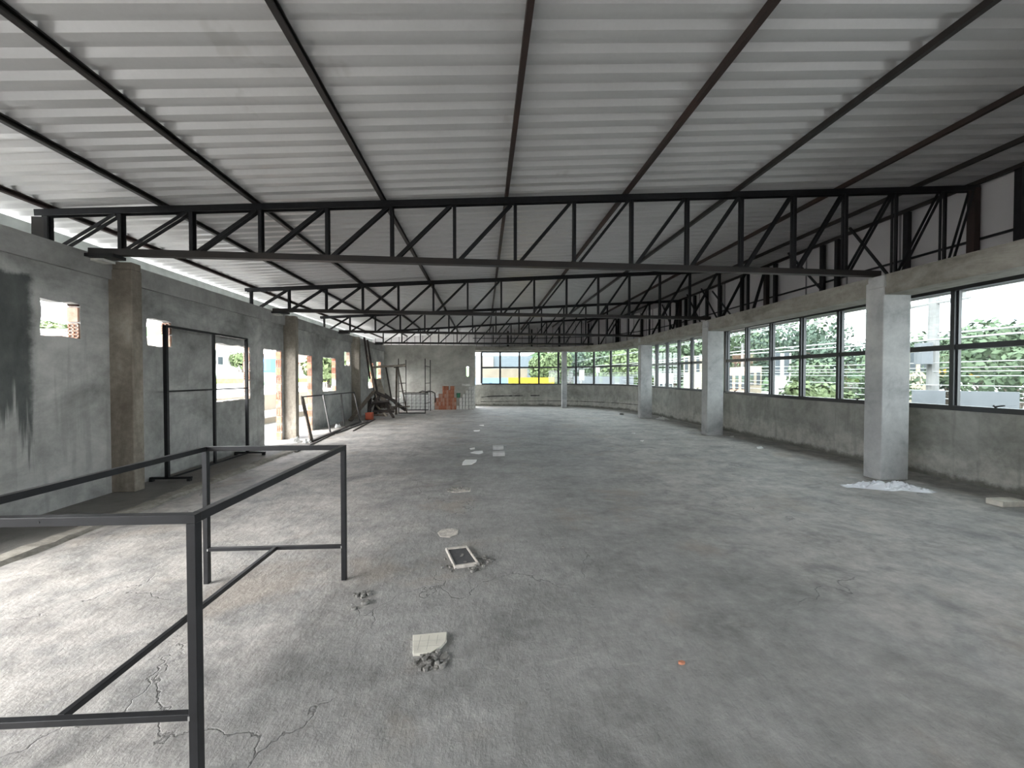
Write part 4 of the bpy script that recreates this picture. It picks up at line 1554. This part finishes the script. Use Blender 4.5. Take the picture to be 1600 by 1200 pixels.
# blue water tank on a stand
root = empty('water_tank', (-19.0, 37.0, -0.25), 'blue water tank on a stand seen through the first doorway', 'water tank')
q = at(420, 569, 'X', -19.5)
part('tank', MB().tube([(q.x, q.y, q.z - 0.75), (q.x, q.y, q.z - 0.6), (q.x, q.y, q.z + 0.45), (q.x, q.y, q.z + 0.65)], [0.85, 1.05, 1.1, 0.5], 20), 'blue_tank', root, smooth=False)
part('stand', MB().box(q.x - 0.5, q.x + 0.5, q.y - 0.5, q.y + 0.5, 0.84, q.z - 0.75), 'green_wall', root)
root.location = (0, 0, 0)
for ch in root.children:
    pass
root.location = (-19.0, 37.0, -0.25)


# trees
LEAFN = 0


def tree(x, y, z0, h, r, label, mat='leaf_a', seed=0, n=1700, q=0.42, group='trees outside the windows', flat=0.75, trunk=True):
    rnd = random.Random(seed * 17 + 5)
    root = empty('tree', (x, y, z0), label, 'tree', group)
    top = z0 + h
    cz = top - r * flat
    if trunk:
        t = MB()
        t.tube([(x, y, z0), (x + 0.1, y, z0 + h * 0.35), (x, y + 0.1, cz)], [0.05 * h * 0.5 + 0.08, 0.03 * h * 0.5 + 0.06, 0.05], 8)
        for k in range(5):
            a = rnd.random() * 6.28
            t.tube([(x, y, z0 + h * (0.35 + 0.08 * k)), (x + r * 0.55 * math.cos(a), y + r * 0.55 * math.sin(a), cz + r * 0.2 * (k - 2) / 2)], [0.07, 0.03], 6)
        part('trunk', t, 'bark', root)
    blobs = [(x, y, cz, r * 0.7)]
    for k in range(12):
        a, e = rnd.random() * 6.28, rnd.uniform(-0.5, 0.9)
        d = r * rnd.uniform(0.45, 0.8)
        blobs.append((x + d * math.cos(a) * math.cos(e), y + d * math.sin(a) * math.cos(e), cz + d * math.sin(e) * flat, r * rnd.uniform(0.25, 0.42)))
    mb = MB()
    for k in range(n):
        b = blobs[rnd.randrange(len(blobs))]
        u = Vector((rnd.gauss(0, 1), rnd.gauss(0, 1), rnd.gauss(0, 1))).normalized()
        p = Vector(b[:3]) + u * b[3] * rnd.uniform(0.7, 1.05)
        w3 = (u + Vector((rnd.gauss(0, .35), rnd.gauss(0, .35), rnd.gauss(0, .35)))).normalized()
        a1 = w3.cross(Vector((rnd.gauss(0, 1), rnd.gauss(0, 1), rnd.gauss(0, 1)))).normalized()
        a2 = w3.cross(a1)
        if a2.length < 0.1: continue
        a2.normalize()
        s1, s2 = q * rnd.uniform(0.5, 1.1), q * rnd.uniform(0.3, 0.7)
        mb.quad(p - a1 * s1, p - a2 * s2, p + a1 * s1, p + a2 * s2)
    part('crown', mb, mat, root)
    return root


def tree_px(px, ytop, D, r, label, mat, seed, **k):
    """tree in the street at distance D whose top shows at (px, ytop)"""
    rr = at(px, ytop, 'Y', 10.0)
    vec = Vector((rr.x, rr.y, rr.z - H))
    s = D / math.hypot(vec.x, vec.y)
    X, Y, Z = vec.x * s, vec.y * s, H + vec.z * s
    tree(X, Y, GZ, Z - GZ, r, label, mat, seed, **k)


TR = [(1592, 486, 27, 3.0, 'leafy tree seen at the right frame edge through the near window', 'leaf_a'), (1536, 498, 40, 3.8, 'bushy green tree behind the grey site wall', 'leaf_a'),
      (1482, 508, 52, 4.6, 'green tree behind the utility pole', 'leaf_b'), (1432, 512, 45, 3.2, 'green tree just right of the nearest column', 'leaf_a'),
      (1348, 524, 42, 4.6, 'green tree in the right pane of the big window bay', 'leaf_b'), (1318, 548, 27, 2.8, 'rounded green tree low in the big window bay', 'leaf_a'),
      (1278, 487, 46, 5.8, 'tall dark spreading tree in the middle of the big window bay', 'leaf_b'), (1215, 484, 62, 7.6, 'tall green tree in the left half of the big window bay', 'leaf_a'),
      (1150, 500, 52, 5.6, 'tall green tree beside the second column', 'leaf_a'), (1290, 594, 19, 1.5, 'light green bush at the foot of the big window bay', 'leaf_c'),
      (1092, 518, 66, 6.6, 'tall tree in the right panes of the third window bay', 'leaf_b'), (1054, 520, 50, 4.6, 'light green tree in the third window bay', 'leaf_a'),
      (1026, 524, 66, 5.6, 'bright tree at the left end of the third window bay', 'leaf_c'), (988, 532, 52, 4.8, 'yellow-green tree in the last pane of the curved window', 'leaf_c'),
      (955, 530, 66, 6.0, 'green tree in the middle of the curved window', 'leaf_a'), (922, 540, 84, 7.0, 'dark tree in the curved window behind the cables', 'leaf_b'),
      (890, 540, 68, 4.6, 'tree just right of the slender far column', 'leaf_b'), (856, 546, 57, 3.9, 'bright green tree left of the slender far column', 'leaf_c')]
for i, (px, yt, D, r, l, m_) in enumerate(TR):
    tree_px(px, yt, D, r, l, m_, i + 1, n=3400, q=0.17 if D < 30 else (0.24 if D < 50 else 0.34))
tree_px(513, 549, 35, 2.0, 'bright green tree seen through the far left window opening', 'leaf_c', 41, n=1600, q=0.35)
tree_px(80, 497, 100, 5.0, 'green treetop seen in the small near opening', 'leaf_c', 43, n=900, q=0.6)
tree_px(378, 551, 70, 1.8, 'light green tree seen in the first left window opening', 'leaf_c', 44, n=800, q=0.4)


def block_px(x0, x1, ytop, D, label, mat, name='building', depth=8.0, z0=GZ, cat='building', win=None, group='buildings beyond the hall', ybot=None):
    a, b = at(x0, 590, 'Y', 10.0), at(x1, 590, 'Y', 10.0)
    t = at((x0 + x1) / 2, ytop, 'Y', 10.0)
    A = Vector((a.x, a.y, 0)) * (D / math.hypot(a.x, a.y))
    B = Vector((b.x, b.y, 0)) * (D / math.hypot(b.x, b.y))
    z1 = H + (t.z - H) * D / math.hypot(t.x, t.y)
    if ybot:
        u = at((x0 + x1) / 2, ybot, 'Y', 10.0)
        z0 = H + (u.z - H) * D / math.hypot(u.x, u.y)
    d = (B - A).normalized()
    nrm = Vector((-d.y, d.x, 0))
    if nrm.dot(A) < 0: nrm = -nrm
    C_, D_ = B + nrm * depth, A + nrm * depth
    c = (A + B) / 2
    root = empty(name, (c.x, c.y, z0), label, cat, group)
    part('body', MB().quadbox([(A.x, A.y, z0), (B.x, B.y, z0), (C_.x, C_.y, z0), (D_.x, D_.y, z0), (A.x, A.y, z1), (B.x, B.y, z1), (C_.x, C_.y, z1), (D_.x, D_.y, z1)]), mat, root)
    if win:
        nx, rows = win
        for zc, hh in rows:
            for i in range(nx):
                p = A.lerp(B, (i + 0.5) / nx) - nrm * 0.03
                w2 = (B - A).length / nx * 0.28
                q1, q2 = p - d * w2, p + d * w2
                part('window', MB().bar((q1.x, q1.y, zc), (q2.x, q2.y, zc), hh, 0.08), 'window_dark', root)
    return root, A, B, z0, z1, nrm


# far: shopping building, boards and yellow fence
r_, A, B, z0, z1, nn_ = block_px(735, 832, 556, 78, 'large blue-grey building filling the left panes of the far window', 'mall_grey', depth=20)
block_px(752, 771, 557.5, 77.5, 'flat beige panel on the blue-grey building', 'cream', depth=0.4, name='facade_panel', cat='panel', ybot=574)
block_px(735, 824, 576, 66, 'beige stone-clad lower wing before the blue-grey building', 'mall_beige', depth=8)
block_px(735, 794, 590.5, 56, 'light blue boarding behind the far window', 'blue_board', depth=0.3, name='blue_boarding', cat='boarding')
block_px(794, 866, 590, 50, 'bright yellow sheet fence behind the far window', 'yellow', depth=0.3, name='yellow_fence', cat='fence')
block_px(744.3, 752.3, 546, 23.2, 'white plastered pier right beside the back wall opening', 'house_white', depth=0.3, name='white_pier', cat='pier')
block_px(905, 913, 578, 40, 'small white billboard in the curved window', 'house_white', depth=0.3, name='billboard', cat='billboard', ybot=594)
block_px(931, 937, 572, 42, 'small white sign right of the billboard', 'house_white', depth=0.3, name='billboard', cat='billboard', ybot=582)
block_px(896, 990, 588, 42, 'long low grey roof in the curved window', 'wall_grey', depth=3)
block_px(1022, 1052, 583, 34, 'low white building in the third window bay', 'house_white', depth=5, win=(4, [(0.6, 0.9)]))
block_px(1068, 1104, 556, 34, 'pinkish building in the right panes of the third window bay', 'cream', depth=5, win=(4, [(2.6, 1.2), (-0.6, 1.2)]))
block_px(1137, 1166, 574, 33, 'brick-coloured house at the left end of the big window bay', 'house_pink', depth=8, win=(3, [(1.2, 1.0)]))
block_px(1170, 1190, 572, 35, 'small pink house in the second pane of the big window bay', 'cream', depth=6, win=(2, [(1.5, 1.0)]))
block_px(1208, 1236, 552, 33, 'white house front in the third pane of the big window bay', 'house_white', depth=5, win=(2, [(2.5, 1.6), (-0.6, 1.6)]))
block_px(1418, 1468, 548, 30, 'cream two-storey house behind the utility pole', 'cream', depth=7, win=(3, [(2.4, 1.0)]))
block_px(1462, 1542, 576, 29, 'yellow canopy fascia behind the utility pole', 'yellow', depth=5, ybot=589, name='canopy', cat='canopy')
block_px(1494, 1594, 612, 17, 'long grey site wall low in the near window', 'wall_grey', depth=0.2, name='site_wall', cat='wall')
block_px(1425, 1478, 610, 18, 'dark grey lower wall under the utility pole', 'wall_grey', depth=0.2, name='site_wall', cat='wall')

for o_ in [o for o in bpy.data.objects if o.name.startswith('billboard') and o.type == 'EMPTY']:
    x_, y_, z_ = ORG[o_.name]
    part('post', MB().tube([(x_, y_ + 0.1, GZ), (x_, y_ + 0.1, z_ + 0.2)], 0.12, 8), 'pole', o_)
# utility pole
pp = at(1457, 600, 'X', 15.0)
root = empty('utility_pole', (pp.x, pp.y, GZ), 'concrete utility pole with crossarm outside the near window', 'utility pole')
part('pole', MB().tube([(pp.x, pp.y, GZ), (pp.x, pp.y, 4.25)], [0.20, 0.13], 12), 'pole', root)
part('crossarm', MB().bar((pp.x, pp.y - 0.95, 4.05), (pp.x, pp.y + 1.1, 4.05), 0.10), 'pole', root)
part('transformer', MB().tube([(pp.x - 0.35, pp.y, 2.0), (pp.x - 0.35, pp.y, 2.7)], 0.22, 12), 'wall_grey', root)
for i in range(3):
    part('insulator', MB().tube([(pp.x, pp.y - 0.8 + 0.8 * i, 4.1), (pp.x, pp.y - 0.8 + 0.8 * i, 4.25)], 0.05, 8), 'pole', root)
for i, (px, X) in enumerate(((1037, 22.0), (1160, 26.0), (952, 20.0))):
    q = at(px, 590, 'X', X)
    root = empty('utility_pole', (q.x, q.y, GZ), ['pale utility pole at the left of the third window bay', 'pale utility pole at the left end of the big window bay', 'pale utility pole in the curved window'][i], 'utility pole')
    part('pole', MB().tube([(q.x, q.y, GZ), (q.x, q.y, 5.0)], [0.2, 0.14], 10), 'pole', root)
    part('crossarm', MB().bar((q.x - 0.9, q.y, 4.6), (q.x + 0.9, q.y, 4.6), 0.1), 'pole', root)
# cables along the street
cz = [(14.6, 4.1), (15.2, 4.12), (15.0, 3.1), (14.7, 2.9), (14.8, 2.15), (15.1, 1.98), (14.9, 1.86), (15.0, 1.72), (14.8, 1.42), (15.1, 1.22), (14.9, 0.98), (14.8, 0.62)]
for i, (x, z) in enumerate(cz):
    pts = []
    for k in range(25):
        y = -4 + k * 3.2
        sag = 0.12 * math.sin(math.pi * ((y + 4) % 26) / 26)
        pts.append((x + (0 if y < 24 else (y - 24) * -0.02), y, z - sag))
    single('power_cable', MB().tube(pts, 0.028 if i in (2, 3) else 0.014, 6), 'cable', 'pale street cable outside the windows, %s from the top' % ORD[i], 'cable', 'street cables outside the windows')
